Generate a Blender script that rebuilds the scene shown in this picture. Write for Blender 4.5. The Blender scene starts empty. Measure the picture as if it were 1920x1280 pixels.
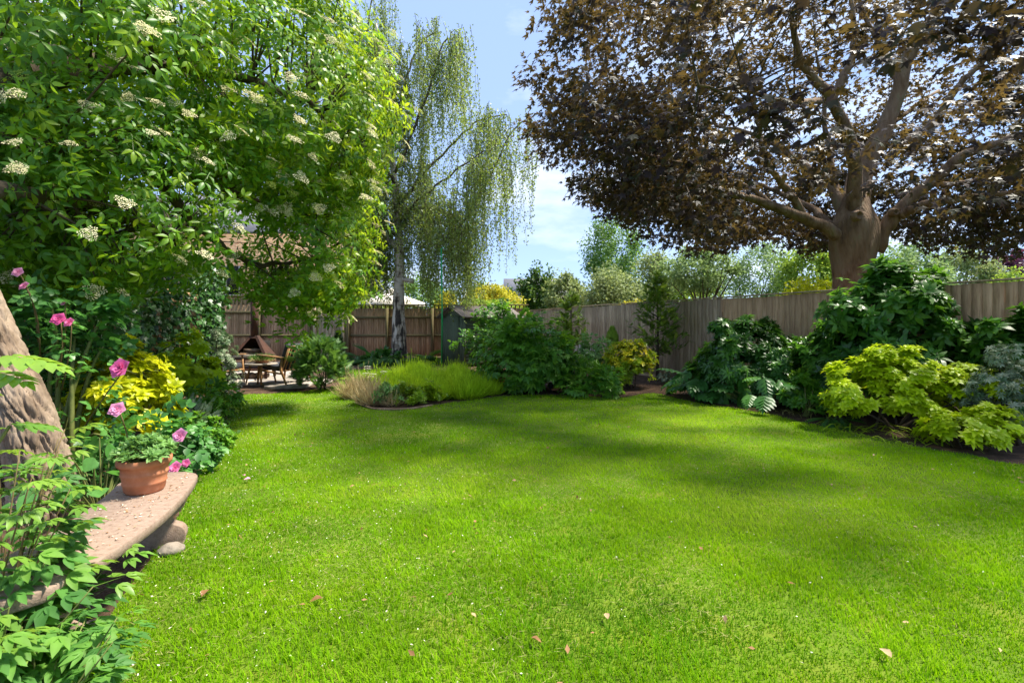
import bpy, math, random
import numpy as np
from mathutils import Vector, Matrix
random.seed(7)
RNG = np.random.default_rng(11)
S = bpy.context.scene
COL = S.collection

# ------------------------------------------------------------------ camera, sky, sun, exposure
F, CAMH, HY = 907.0, 1.3, 612.0
cam = bpy.data.cameras.new('camera'); cam_ob = bpy.data.objects.new('camera', cam); COL.objects.link(cam_ob)
cam.sensor_width = 36.0; cam.lens = 36.0 * F / 1920.0
cam.shift_y = (HY - 640.0) / 1920.0
cam.clip_start = 0.05; cam.clip_end = 2000
cam_ob.location = (0, 0, CAMH); cam_ob.rotation_euler = (math.radians(90), 0, 0)
S.camera = cam_ob

SUN_AZ, SUN_EL = math.radians(78), math.radians(61)       # azimuth from +Y (into the picture) towards +X
sdir = Vector((math.sin(SUN_AZ) * math.cos(SUN_EL), math.cos(SUN_AZ) * math.cos(SUN_EL), math.sin(SUN_EL)))
sun = bpy.data.lights.new('sun', 'SUN'); sun.energy = 2.9; sun.angle = math.radians(6.0); sun.color = (1.0, 0.93, 0.8)
sun_ob = bpy.data.objects.new('sun', sun); COL.objects.link(sun_ob)
sun_ob.rotation_euler = (-sdir).to_track_quat('-Z', 'Y').to_euler()

world = bpy.data.worlds.new('World'); S.world = world; world.use_nodes = True
wn, wl = world.node_tree.nodes, world.node_tree.links
bg = wn['Background']
sky = wn.new('ShaderNodeTexSky'); sky.sky_type = 'NISHITA'; sky.sun_disc = False
sky.sun_elevation = SUN_EL; sky.sun_rotation = SUN_AZ
sky.air_density = 0.7; sky.dust_density = 0.3; sky.ozone_density = 1.5
tc = wn.new('ShaderNodeTexCoord'); mp = wn.new('ShaderNodeMapping'); mp.inputs['Scale'].default_value = (1.0, 1.0, 3.2)
cn = wn.new('ShaderNodeTexNoise'); cn.inputs['Scale'].default_value = 2.3; cn.inputs['Detail'].default_value = 7; cn.inputs['Roughness'].default_value = 0.55
mp.inputs['Location'].default_value = (0.35, 0.15, 0.42)
cr = wn.new('ShaderNodeValToRGB'); cr.color_ramp.elements[0].position = 0.50; cr.color_ramp.elements[1].position = 0.74
cmix = wn.new('ShaderNodeMixRGB'); cmix.inputs['Color2'].default_value = (2.6, 2.75, 3.0, 1)
wl.new(tc.outputs['Generated'], mp.inputs['Vector']); wl.new(mp.outputs['Vector'], cn.inputs['Vector'])
wl.new(cn.outputs['Fac'], cr.inputs['Fac']); wl.new(cr.outputs['Color'], cmix.inputs['Fac'])
veil = wn.new('ShaderNodeMixRGB'); veil.inputs['Fac'].default_value = 0.84; veil.inputs['Color2'].default_value = (0.95, 1.32, 2.12, 1)      # thin even high haze
wl.new(sky.outputs['Color'], veil.inputs['Color1']); wl.new(veil.outputs['Color'], cmix.inputs['Color1']); wl.new(cmix.outputs['Color'], bg.inputs['Color'])
bg.inputs['Strength'].default_value = 0.14
S.view_settings.view_transform = 'Standard'; S.view_settings.look = 'None'
S.view_settings.exposure = 1.92; S.view_settings.gamma = 1.0
S.render.engine = 'CYCLES'
S.cycles.max_bounces = 7; S.cycles.diffuse_bounces = 4; S.cycles.glossy_bounces = 2; S.cycles.transmission_bounces = 5; S.cycles.transparent_max_bounces = 4
S.cycles.use_denoising = True; S.cycles.caustics_reflective = False; S.cycles.caustics_refractive = False
S.cycles.use_adaptive_sampling = True; S.cycles.adaptive_threshold = 0.015

def P(px, py, Y): return np.array([(px - 960.0) / F * Y, Y, CAMH + (HY - py) / F * Y])
def G(px, py, z=0.0):
    Y = F * (CAMH - z) / (py - HY); return np.array([(px - 960.0) / F * Y, Y, z])
A3 = lambda *a: np.array(a, float)
def nrm(v): return v / np.maximum(np.linalg.norm(v, axis=-1, keepdims=True), 1e-9)

# ------------------------------------------------------------------ numpy value noise
_H = np.random.default_rng(3).random(4096)
def vnoise(p):
    p = np.asarray(p, float); i = np.floor(p).astype(int); f = p - i; f = f * f * (3 - 2 * f)
    def h(a, b, c): return _H[(a * 127 + b * 311 + c * 741) & 4095]
    x, y, z = i[..., 0], i[..., 1], i[..., 2]; fx, fy, fz = f[..., 0], f[..., 1], f[..., 2]
    l = lambda a, b, t: a + (b - a) * t
    return l(l(l(h(x, y, z), h(x+1, y, z), fx), l(h(x, y+1, z), h(x+1, y+1, z), fx), fy),
             l(l(h(x, y, z+1), h(x+1, y, z+1), fx), l(h(x, y+1, z+1), h(x+1, y+1, z+1), fx), fy), fz)
def fnoise(p, o=3):
    s = 0; a = 1; t = 0
    for k in range(o): s = s + a * vnoise(np.asarray(p) * 2**k + 17.3 * k); t += a; a *= 0.5
    return s / t

# ------------------------------------------------------------------ object helpers
def link(name, data, parent=None):
    o = bpy.data.objects.new(name, data); COL.objects.link(o)
    if parent is not None: o.parent = parent
    return o
def tag(o, label=None, cat=None, group=None, kind=None):
    for k, v in (('label', label), ('category', cat), ('group', group), ('kind', kind)):
        if v: o[k] = v
    return o
def empty(name, loc, label, cat, rz=0.0, group=None):
    o = link(name, None); o.location = loc; o.rotation_euler = (0, 0, rz); o.empty_display_size = 0.1
    return tag(o, label, cat, group)
def mesh_np(name, V, faces, mat, smooth=False, rnd=None):
    """V (n,3); faces: (m,k) array or list of such arrays"""
    me = bpy.data.meshes.new(name)
    if not isinstance(faces, list): faces = [faces]
    faces = [np.asarray(f, np.int32) for f in faces if len(f)]
    V = np.asarray(V, np.float32)
    nl = sum(f.size for f in faces); nf = sum(len(f) for f in faces)
    me.vertices.add(len(V)); me.vertices.foreach_set('co', V.ravel())
    me.loops.add(nl); me.loops.foreach_set('vertex_index', np.concatenate([f.ravel() for f in faces]))
    me.polygons.add(nf)
    tot = np.concatenate([np.full(len(f), f.shape[1], np.int32) for f in faces])
    me.polygons.foreach_set('loop_start', np.concatenate([[0], np.cumsum(tot)[:-1]]).astype(np.int32))
    me.polygons.foreach_set('loop_total', tot)
    if smooth: me.polygons.foreach_set('use_smooth', np.ones(nf, bool))
    if rnd is not None:
        at = me.attributes.new('rnd', 'FLOAT', 'POINT'); at.data.foreach_set('value', np.asarray(rnd, np.float32))
    me.update(calc_edges=True); me.validate()
    if mat: me.materials.append(mat)
    return me

class MB:
    """collects simple solids; build() links them as one mesh object"""
    def __init__(s): s.v = []; s.f = {}; s.n = 0
    def add(s, V, faces):
        V = np.asarray(V, float)
        for f in faces: s.f.setdefault(len(f), []).append([i + s.n for i in f])
        s.v.append(V); s.n += len(V); return s
    def addnp(s, V, F4):
        s.f.setdefault(F4.shape[1], []).extend((F4 + s.n).tolist()); s.v.append(V); s.n += len(V); return s
    def box(s, c, d, rz=0.0, ry=0.0, rx=0.0, taper=1.0):
        x, y, z = d[0] / 2, d[1] / 2, d[2] / 2; t = taper
        V = np.array([[-x, -y, -z], [x, -y, -z], [x, y, -z], [-x, y, -z], [-x*t, -y*t, z], [x*t, -y*t, z], [x*t, y*t, z], [-x*t, y*t, z]])
        V = V @ rot(rx, ry, rz).T + np.asarray(c)
        return s.add(V, [(0, 3, 2, 1), (4, 5, 6, 7), (0, 1, 5, 4), (1, 2, 6, 5), (2, 3, 7, 6), (3, 0, 4, 7)])
    def bar(s, a, b, w, h=None):
        """square bar from a to b"""
        return s.tube([a, b], [w / 2 * 1.414] * 2, 4, off=math.pi / 4, sy=(h or w) / w)
    def tube(s, path, rad, sides=6, cap=True, off=0.0, sy=1.0):
        V, Q, caps = tube_np(path, rad, sides, off, sy)
        n0 = s.n; s.addnp(V, Q)
        if cap:
            for c in caps: s.f.setdefault(sides, []).append([i + n0 for i in c])
        return s
    def lathe(s, prof, n=28, c=(0, 0, 0), sx=1.0):
        prof = np.asarray(prof, float); a = np.linspace(0, 2*math.pi, n, endpoint=False); m = len(prof)
        V = np.stack([np.outer(prof[:, 0], np.cos(a)) * sx, np.outer(prof[:, 0], np.sin(a)), np.repeat(prof[:, 1:2], n, 1)], -1).reshape(-1, 3) + np.asarray(c)
        F4 = [(i*n + j, i*n + (j+1) % n, (i+1)*n + (j+1) % n, (i+1)*n + j) for i in range(m-1) for j in range(n)]
        return s.addnp(V, np.array(F4))
    def prism(s, poly, z0, z1):
        n = len(poly); V = [(x, y, z0) for x, y in poly] + [(x, y, z1) for x, y in poly]
        fs = [tuple(range(n))[::-1], tuple(range(n, 2*n))] + [(i, (i+1) % n, n + (i+1) % n, n + i) for i in range(n)]
        return s.add(V, fs)
    def mesh(s, name, mat, smooth=False):
        return mesh_np(name, np.concatenate(s.v), [np.array(f) for f in s.f.values()], mat, smooth)
    def build(s, name, mat, parent=None, smooth=False, bevel=0.0):
        o = link(name, s.mesh(name, mat, smooth), parent)
        if bevel:
            m = o.modifiers.new('bevel', 'BEVEL'); m.width = bevel; m.segments = 2; m.limit_method = 'ANGLE'
        return o
def rot(rx, ry, rz):
    cx, sx, cy, sy, cz, sz = math.cos(rx), math.sin(rx), math.cos(ry), math.sin(ry), math.cos(rz), math.sin(rz)
    X = np.array([[1, 0, 0], [0, cx, -sx], [0, sx, cx]]); Y = np.array([[cy, 0, sy], [0, 1, 0], [-sy, 0, cy]]); Z = np.array([[cz, -sz, 0], [sz, cz, 0], [0, 0, 1]])
    return Z @ Y @ X
def tube_np(path, rad, sides=6, off=0.0, sy=1.0):
    p = np.asarray(path, float); n = len(p); rad = np.broadcast_to(np.asarray(rad, float), (n,))
    t = nrm(np.gradient(p, axis=0)); ref = np.array([0, 0, 1.0]) if abs(t[0][2]) < 0.9 else np.array([1.0, 0, 0])
    U = np.zeros_like(p); u = nrm(np.cross(ref, t[0]))
    for i in range(n):
        u = nrm(u - t[i] * np.dot(u, t[i])); U[i] = u
    W = np.cross(t, U); a = np.linspace(0, 2*math.pi, sides, endpoint=False) + off
    V = p[:, None] + rad[:, None, None] * (np.cos(a)[None, :, None] * U[:, None] + sy * np.sin(a)[None, :, None] * W[:, None])
    i, j = np.meshgrid(np.arange(n-1), np.arange(sides), indexing='ij'); j2 = (j + 1) % sides
    Q = np.stack([i*sides + j, i*sides + j2, (i+1)*sides + j2, (i+1)*sides + j], -1).reshape(-1, 4)
    return V.reshape(-1, 3), Q, [list(range(sides))[::-1], list(range((n-1)*sides, n*sides))]
def spline(pts, n):
    """Catmull-Rom through pts (k,d) -> (n,d)"""
    p = np.asarray(pts, float); p = np.concatenate([[2*p[0] - p[1]], p, [2*p[-1] - p[-2]]]); k = len(p) - 3
    t = np.linspace(0, k - 1e-6, n); i = t.astype(int); f = (t - i)[:, None]
    a, b, c, d = p[i], p[i+1], p[i+2], p[i+3]
    return 0.5 * (2*b + (c - a) * f + (2*a - 5*b + 4*c - d) * f**2 + (3*b - a - 3*c + d) * f**3)

# ------------------------------------------------------------------ materials
def nodes(name):
    m = bpy.data.materials.new(name); m.use_nodes = True
    nt = m.node_tree; return m, nt.nodes, nt.links, nt.nodes['Principled BSDF']
def ramp(n, cols, pos=None):
    r = n.new('ShaderNodeValToRGB'); e = r.color_ramp.elements
    while len(e) < len(cols): e.new(0.5)
    for i, c in enumerate(cols):
        e[i].position = pos[i] if pos else i / (len(cols) - 1); e[i].color = (*c, 1)
    return r
def rnd_value(n, l):
    a = n.new('ShaderNodeAttribute'); a.attribute_name = 'rnd'; oi = n.new('ShaderNodeObjectInfo')
    ad = n.new('ShaderNodeMath'); ad.operation = 'ADD'; fr = n.new('ShaderNodeMath'); fr.operation = 'FRACT'
    l.new(a.outputs['Fac'], ad.inputs[0]); l.new(oi.outputs['Random'], ad.inputs[1]); l.new(ad.outputs[0], fr.inputs[0])
    return fr.outputs[0]
def leaf_mat(name, cols, tcol, trans=0.4, rough=0.45, spec=0.4):
    m, n, l, b = nodes(name)
    r = ramp(n, cols); rv = rnd_value(n, l); l.new(rv, r.inputs['Fac'])
    tc = n.new('ShaderNodeTexCoord'); nz = n.new('ShaderNodeTexNoise'); nz.inputs['Scale'].default_value = 2.2; nz.inputs['Detail'].default_value = 2
    l.new(tc.outputs['Object'], nz.inputs['Vector'])
    hs = n.new('ShaderNodeHueSaturation'); mr = n.new('ShaderNodeMapRange'); mr.inputs[1].default_value = 0.3; mr.inputs[2].default_value = 0.7; mr.inputs[3].default_value = 0.75; mr.inputs[4].default_value = 1.25
    l.new(nz.outputs['Fac'], mr.inputs[0]); l.new(mr.outputs[0], hs.inputs['Value']); l.new(r.outputs['Color'], hs.inputs['Color'])
    l.new(hs.outputs['Color'], b.inputs['Base Color'])
    b.inputs['Roughness'].default_value = rough; b.inputs['Specular IOR Level'].default_value = spec
    t = n.new('ShaderNodeBsdfTranslucent'); mx = n.new('ShaderNodeMixShader'); mx.inputs['Fac'].default_value = trans
    tm = n.new('ShaderNodeMixRGB'); tm.blend_type = 'MULTIPLY'; tm.inputs['Fac'].default_value = 1; tm.inputs['Color1'].default_value = (*tcol, 1)
    mr2 = n.new('ShaderNodeMapRange'); mr2.inputs[3].default_value = 0.6; mr2.inputs[4].default_value = 1.3; l.new(rv, mr2.inputs[0])
    l.new(mr2.outputs[0], tm.inputs['Color2']); l.new(tm.outputs['Color'], t.inputs['Color'])
    l.new(b.outputs[0], mx.inputs[1]); l.new(t.outputs[0], mx.inputs[2]); l.new(mx.outputs[0], n['Material Output'].inputs['Surface'])
    return m
def noise_mat(name, cols, scale=8.0, detail=6, rough=0.8, stretch=(1, 1, 1), bump=0.3, bscale=None, pos=None, spec=0.3, objrnd=0.0, dist=0.02):
    m, n, l, b = nodes(name)
    tc = n.new('ShaderNodeTexCoord'); mp = n.new('ShaderNodeMapping'); mp.inputs['Scale'].default_value = stretch
    oi = n.new('ShaderNodeObjectInfo'); ml = n.new('ShaderNodeMath'); ml.operation = 'MULTIPLY'; ml.inputs[1].default_value = 37.0
    l.new(oi.outputs['Random'], ml.inputs[0]); l.new(ml.outputs[0], mp.inputs['Location'])
    nz = n.new('ShaderNodeTexNoise'); nz.inputs['Scale'].default_value = scale; nz.inputs['Detail'].default_value = detail; nz.inputs['Roughness'].default_value = 0.62
    l.new(tc.outputs['Object'], mp.inputs['Vector']); l.new(mp.outputs['Vector'], nz.inputs['Vector'])
    r = ramp(n, cols, pos or [0.28 + 0.44 * i / (len(cols) - 1) for i in range(len(cols))]); l.new(nz.outputs['Fac'], r.inputs['Fac'])
    hs = n.new('ShaderNodeHueSaturation'); mr = n.new('ShaderNodeMapRange'); mr.inputs[3].default_value = 1 - objrnd; mr.inputs[4].default_value = 1 + objrnd
    l.new(oi.outputs['Random'], mr.inputs[0]); l.new(mr.outputs[0], hs.inputs['Value']); l.new(r.outputs['Color'], hs.inputs['Color'])
    l.new(hs.outputs['Color'], b.inputs['Base Color']); b.inputs['Roughness'].default_value = rough; b.inputs['Specular IOR Level'].default_value = spec
    n2 = n.new('ShaderNodeTexNoise'); n2.inputs['Scale'].default_value = bscale or scale * 3; n2.inputs['Detail'].default_value = 5
    l.new(mp.outputs['Vector'], n2.inputs['Vector'])
    bp = n.new('ShaderNodeBump'); bp.inputs['Strength'].default_value = bump; bp.inputs['Distance'].default_value = dist
    l.new(n2.outputs['Fac'], bp.inputs['Height']); l.new(bp.outputs[0], b.inputs['Normal'])
    return m
def wood_mat(name, cols, moss=0.0, objrnd=0.18, mosscol=(0.10, 0.12, 0.03), z0=1.2, z1=1.9):
    m = noise_mat(name, cols, 6.0, 7, 0.85, (6, 6, 0.5), 0.35, 12.0, objrnd=objrnd, spec=0.2, dist=0.004)
    n, l = m.node_tree.nodes, m.node_tree.links; b = n['Principled BSDF']
    if moss:
        src = b.inputs['Base Color'].links[0].from_socket
        ge = n.new('ShaderNodeNewGeometry'); sp = n.new('ShaderNodeSeparateXYZ'); l.new(ge.outputs['Position'], sp.inputs[0])
        mr = n.new('ShaderNodeMapRange'); mr.inputs[1].default_value = z0; mr.inputs[2].default_value = z1; mr.inputs[4].default_value = moss; l.new(sp.outputs['Z'], mr.inputs[0])
        nz = n.new('ShaderNodeTexNoise'); nz.inputs['Scale'].default_value = 1.6; nz.inputs['Detail'].default_value = 6; l.new(ge.outputs['Position'], nz.inputs['Vector'])
        m2 = n.new('ShaderNodeMapRange'); m2.inputs[1].default_value = 0.35; m2.inputs[2].default_value = 0.7; l.new(nz.outputs['Fac'], m2.inputs[0])
        mu = n.new('ShaderNodeMath'); mu.operation = 'MULTIPLY_ADD'; mu.inputs[1].default_value = moss * 0.9; l.new(m2.outputs[0], mu.inputs[0]); l.new(mr.outputs[0], mu.inputs[2])
        mu.use_clamp = True
        mx = n.new('ShaderNodeMixRGB'); mx.inputs['Color2'].default_value = (*mosscol, 1); l.new(mu.outputs[0], mx.inputs['Fac']); l.new(src, mx.inputs['Color1'])
        l.new(mx.outputs['Color'], b.inputs['Base Color'])
    return m

M = {}
M['soil'] = noise_mat('soil', [(0.03, 0.017, 0.009), (0.075, 0.042, 0.024), (0.14, 0.085, 0.05)], 9, 8, 0.95, bump=0.8, bscale=40, dist=0.03)
M['turf'] = noise_mat('turf', [(0.06, 0.095, 0.004), (0.10, 0.17, 0.005), (0.17, 0.19, 0.015)], 3, 8, 0.95, bump=0.6, bscale=60, dist=0.02)
M['meadow'] = noise_mat('meadow', [(0.05, 0.09, 0.015), (0.09, 0.14, 0.03)], 1.5, 8, 0.95, bump=0.4)
M['wood_old'] = wood_mat('weathered_board', [(0.28, 0.185, 0.12), (0.47, 0.34, 0.23), (0.58, 0.45, 0.32)], moss=0.14, objrnd=0.22, mosscol=(0.16, 0.15, 0.05))
M['wood_new'] = wood_mat('tan_board', [(0.38, 0.22, 0.115), (0.63, 0.40, 0.225), (0.72, 0.50, 0.30)], moss=0.04, objrnd=0.16, mosscol=(0.19, 0.17, 0.07))
M['wood_back'] = wood_mat('brown_board', [(0.24, 0.125, 0.068), (0.43, 0.25, 0.145), (0.54, 0.35, 0.215)], moss=0.26, objrnd=0.28, mosscol=(0.13, 0.125, 0.035))
M['wood_rail'] = wood_mat('mossy_rail', [(0.10, 0.075, 0.04), (0.17, 0.13, 0.07)], moss=0.4, objrnd=0.1, mosscol=(0.11, 0.105, 0.035), z0=0.2, z1=2.6)
M['wood_gate'] = wood_mat('gate_board', [(0.32, 0.235, 0.15), (0.46, 0.355, 0.24), (0.56, 0.45, 0.33)], moss=0.2, objrnd=0.1)
M['teak'] = noise_mat('teak', [(0.24, 0.12, 0.045), (0.40, 0.22, 0.09)], 5, 6, 0.6, (1, 1, 6), 0.15, spec=0.3)
M['grey_wood'] = noise_mat('grey_wood', [(0.22, 0.18, 0.14), (0.38, 0.33, 0.27)], 6, 6, 0.85, (5, 5, 0.6), 0.3, dist=0.004, objrnd=0.1)
M['cushion'] = noise_mat('cushion', [(0.035, 0.038, 0.045), (0.055, 0.058, 0.066)], 30, 4, 0.95, bump=0.2, bscale=200, dist=0.002)
M['rust'] = noise_mat('rust', [(0.03, 0.016, 0.012), (0.06, 0.027, 0.017), (0.10, 0.04, 0.022)], 7, 7, 0.85, bump=0.3, dist=0.004)
M['soot'] = noise_mat('soot', [(0.012, 0.011, 0.01), (0.03, 0.027, 0.025)], 7, 5, 0.9)
M['log'] = noise_mat('log', [(0.12, 0.07, 0.04), (0.28, 0.2, 0.14)], 9, 5, 0.9, bump=0.5)
M['stone'] = noise_mat('paving', [(0.21, 0.18, 0.145), (0.36, 0.31, 0.26), (0.45, 0.40, 0.34)], 5, 8, 0.85, bump=0.4, dist=0.01, objrnd=0.12)
M['bench'] = noise_mat('cast_stone', [(0.15, 0.098, 0.07), (0.255, 0.18, 0.135), (0.31, 0.23, 0.18)], 38, 10, 0.92, bump=0.7, bscale=140, dist=0.004, pos=[0.25, 0.45, 0.7])
M['rock'] = noise_mat('rock', [(0.16, 0.13, 0.10), (0.38, 0.33, 0.27)], 11, 7, 0.9, bump=0.6, dist=0.01)
M['terracotta'] = noise_mat('terracotta', [(0.33, 0.12, 0.06), (0.44, 0.17, 0.085), (0.55, 0.27, 0.17)], 9, 6, 0.75, bump=0.15, dist=0.003, pos=[0.3, 0.52, 0.78])
M['shed'] = noise_mat('shed_paint', [(0.055, 0.075, 0.042), (0.085, 0.11, 0.062)], 5, 6, 0.75, (3, 3, 0.6), 0.2, dist=0.004)
M['felt'] = noise_mat('roof_felt', [(0.10, 0.085, 0.075), (0.19, 0.165, 0.15)], 10, 6, 0.95, bump=0.3)
M['slate'] = noise_mat('slate', [(0.13, 0.13, 0.15), (0.21, 0.21, 0.235)], 6, 6, 0.7, bump=0.3)
M['render'] = noise_mat('render_wall', [(0.42, 0.38, 0.33), (0.55, 0.5, 0.44)], 4, 5, 0.9)
M['canvas'] = noise_mat('canvas', [(0.62, 0.56, 0.48), (0.72, 0.67, 0.6)], 8, 4, 0.9, bump=0.05)
M['black'] = noise_mat('black_paint', [(0.012, 0.012, 0.013), (0.022, 0.022, 0.024)], 9, 3, 0.5, bump=0.05)
M['pipe'] = noise_mat('grey_pipe', [(0.4, 0.4, 0.4), (0.5, 0.5, 0.5)], 9, 3, 0.5, bump=0.05)
M['green_rod'] = noise_mat('green_plastic', [(0.005, 0.25, 0.07), (0.01, 0.33, 0.1)], 9, 3, 0.4, bump=0.05)
M['bark_elder'] = noise_mat('elder_bark', [(0.075, 0.05, 0.033), (0.22, 0.16, 0.11), (0.37, 0.29, 0.215)], 7, 9, 0.95, (1, 1, 0.35), 0.9, 22, dist=0.02)
M['bark_maple'] = noise_mat('maple_bark', [(0.06, 0.036, 0.022), (0.16, 0.10, 0.058), (0.22, 0.15, 0.095), (0.17, 0.17, 0.09)], 4, 10, 0.92, (1.6, 1.6, 0.45), 0.9, 14, dist=0.05)
M['bark'] = noise_mat('twig_bark', [(0.05, 0.038, 0.026), (0.12, 0.09, 0.06)], 8, 6, 0.9, bump=0.4)
M['stem'] = noise_mat('green_stem', [(0.10, 0.13, 0.03), (0.16, 0.17, 0.045)], 8, 4, 0.7, bump=0.1)
M['stem_red'] = noise_mat('red_stem', [(0.13, 0.11, 0.04), (0.17, 0.11, 0.045)], 8, 4, 0.7, bump=0.1)

def birch_bark():
    m, n, l, b = nodes('birch_bark')
    ge = n.new('ShaderNodeNewGeometry'); mp = n.new('ShaderNodeMapping'); mp.inputs['Scale'].default_value = (2.2, 2.2, 5)
    l.new(ge.outputs['Position'], mp.inputs['Vector'])
    nz = n.new('ShaderNodeTexNoise'); nz.inputs['Scale'].default_value = 1.6; nz.inputs['Detail'].default_value = 7; l.new(mp.outputs['Vector'], nz.inputs['Vector'])
    mp2 = n.new('ShaderNodeMapping'); mp2.inputs['Scale'].default_value = (7, 7, 1.6); l.new(ge.outputs['Position'], mp2.inputs['Vector'])
    n2 = n.new('ShaderNodeTexNoise'); n2.inputs['Scale'].default_value = 1.3; n2.inputs['Detail'].default_value = 6; l.new(mp2.outputs['Vector'], n2.inputs['Vector'])
    sp = n.new('ShaderNodeSeparateXYZ'); l.new(ge.outputs['Position'], sp.inputs[0])
    mr = n.new('ShaderNodeMapRange'); mr.inputs[1].default_value = 0.0; mr.inputs[2].default_value = 3.2; mr.inputs[3].default_value = 0.09; mr.inputs[4].default_value = -0.10; l.new(sp.outputs['Z'], mr.inputs[0])
    ad = n.new('ShaderNodeMath'); l.new(n2.outputs['Fac'], ad.inputs[0]); l.new(mr.outputs[0], ad.inputs[1])
    r1 = ramp(n, [(0.50, 0.44, 0.37), (0.30, 0.24, 0.18), (0.035, 0.026, 0.02)], [0.45, 0.53, 0.58]); l.new(ad.outputs[0], r1.inputs['Fac'])
    r2 = ramp(n, [(0.45, 0.4, 0.35), (1, 1, 1)], [0.36, 0.5]); l.new(nz.outputs['Fac'], r2.inputs['Fac'])
    mx = n.new('ShaderNodeMixRGB'); mx.blend_type = 'MULTIPLY'; mx.inputs['Fac'].default_value = 1; l.new(r1.outputs['Color'], mx.inputs['Color1']); l.new(r2.outputs['Color'], mx.inputs['Color2'])
    l.new(mx.outputs['Color'], b.inputs['Base Color']); b.inputs['Roughness'].default_value = 0.85
    bp = n.new('ShaderNodeBump'); bp.inputs['Strength'].default_value = 0.6; bp.inputs['Distance'].default_value = 0.03; bp.invert = True
    l.new(ad.outputs[0], bp.inputs['Height']); l.new(bp.outputs[0], b.inputs['Normal'])
    return m
M['bark_birch'] = birch_bark()
def brick_mat():
    m, n, l, b = nodes('stock_brick')
    tc = n.new('ShaderNodeTexCoord'); mp = n.new('ShaderNodeMapping'); mp.inputs['Rotation'].default_value = (math.radians(90), 0, 0)
    l.new(tc.outputs['Object'], mp.inputs['Vector'])
    br = n.new('ShaderNodeTexBrick'); br.inputs['Scale'].default_value = 1.0; br.inputs['Brick Width'].default_value = 0.225; br.inputs['Row Height'].default_value = 0.075; br.inputs['Mortar Size'].default_value = 0.008
    br.inputs['Color1'].default_value = (0.30, 0.20, 0.11, 1); br.inputs['Color2'].default_value = (0.20, 0.105, 0.06, 1); br.inputs['Mortar'].default_value = (0.30, 0.26, 0.2, 1)
    l.new(mp.outputs['Vector'], br.inputs['Vector']); l.new(br.outputs['Color'], b.inputs['Base Color']); b.inputs['Roughness'].default_value = 0.9
    bp = n.new('ShaderNodeBump'); bp.inputs['Strength'].default_value = 0.6; bp.inputs['Distance'].default_value = 0.01; bp.invert = True
    l.new(br.outputs['Fac'], bp.inputs['Height']); l.new(bp.outputs[0], b.inputs['Normal'])
    return m
M['brick'] = brick_mat()

g = lambda *c: c
M['grass'] = leaf_mat('grass_blade', [(0.05, 0.155, 0.004), (0.10, 0.25, 0.003), (0.17, 0.335, 0.003), (0.235, 0.37, 0.008), (0.34, 0.38, 0.04)], (0.38, 0.68, 0.004), 0.32, 0.8, 0.06)
M['grass_dry'] = leaf_mat('dry_blade', [(0.30, 0.28, 0.09), (0.42, 0.38, 0.16)], (0.4, 0.36, 0.12), 0.2, 0.8, 0.1)
M['elder'] = leaf_mat('elder_leaf', [(0.035, 0.125, 0.010), (0.075, 0.20, 0.010), (0.14, 0.28, 0.014)], (0.38, 0.62, 0.02), 0.36, 0.42, 0.38)
M['elder_yellow'] = leaf_mat('elder_sunlit_yellow_leaf', [(0.12, 0.24, 0.010), (0.24, 0.36, 0.015)], (0.55, 0.7, 0.03), 0.42, 0.4, 0.4)  # yellow paints sun onto the elder's right side; own leaf colour of other plants
M['umbel'] = leaf_mat('elder_flower', [(0.62, 0.56, 0.30), (0.76, 0.71, 0.46)], (0.7, 0.66, 0.35), 0.3, 0.9, 0.1)
M['umbel_bud'] = leaf_mat('elder_bud', [(0.36, 0.45, 0.07), (0.50, 0.55, 0.12)], (0.5, 0.6, 0.1), 0.3, 0.9, 0.1)
M['maple'] = leaf_mat('copper_maple_leaf', [(0.017, 0.012, 0.019), (0.030, 0.018, 0.030), (0.020, 0.036, 0.015), (0.042, 0.015, 0.024)], (0.24, 0.16, 0.045), 0.26, 0.48, 0.33)
M['birch'] = leaf_mat('birch_leaf', [(0.075, 0.13, 0.03), (0.14, 0.20, 0.05), (0.23, 0.29, 0.09)], (0.42, 0.54, 0.08), 0.38, 0.45, 0.4)
M['ivy'] = leaf_mat('ivy_leaf', [(0.014, 0.055, 0.010), (0.028, 0.10, 0.014), (0.055, 0.16, 0.022)], (0.10, 0.25, 0.02), 0.2, 0.4, 0.4)
M['choisya'] = leaf_mat('golden_leaf', [(0.42, 0.48, 0.006), (0.60, 0.62, 0.008), (0.75, 0.70, 0.02)], (0.8, 0.85, 0.02), 0.38, 0.4, 0.35)
M['choisya_lime'] = leaf_mat('lime_leaf', [(0.30, 0.44, 0.006), (0.45, 0.60, 0.008), (0.60, 0.70, 0.02)], (0.7, 0.85, 0.02), 0.35, 0.4, 0.35)  # greener variant of the golden leaf
M['dark'] = leaf_mat('dark_glossy_leaf', [(0.022, 0.085, 0.014), (0.04, 0.13, 0.018), (0.08, 0.20, 0.022)], (0.16, 0.40, 0.03), 0.26, 0.36, 0.42)
M['laurel'] = leaf_mat('laurel_leaf', [(0.022, 0.085, 0.012), (0.045, 0.145, 0.015), (0.09, 0.22, 0.02)], (0.2, 0.46, 0.03), 0.28, 0.4, 0.38)
M['acanthus'] = leaf_mat('acanthus_leaf', [(0.03, 0.115, 0.022), (0.06, 0.17, 0.03)], (0.18, 0.45, 0.04), 0.28, 0.42, 0.4)
M['peony'] = leaf_mat('peony_leaf', [(0.045, 0.15, 0.016), (0.08, 0.22, 0.02), (0.15, 0.31, 0.025)], (0.3, 0.58, 0.03), 0.32, 0.42, 0.38)
M['fore'] = leaf_mat('foreground_leaf', [(0.05, 0.15, 0.032), (0.08, 0.215, 0.036), (0.14, 0.28, 0.04)], (0.28, 0.55, 0.05), 0.32, 0.55, 0.25)
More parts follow.
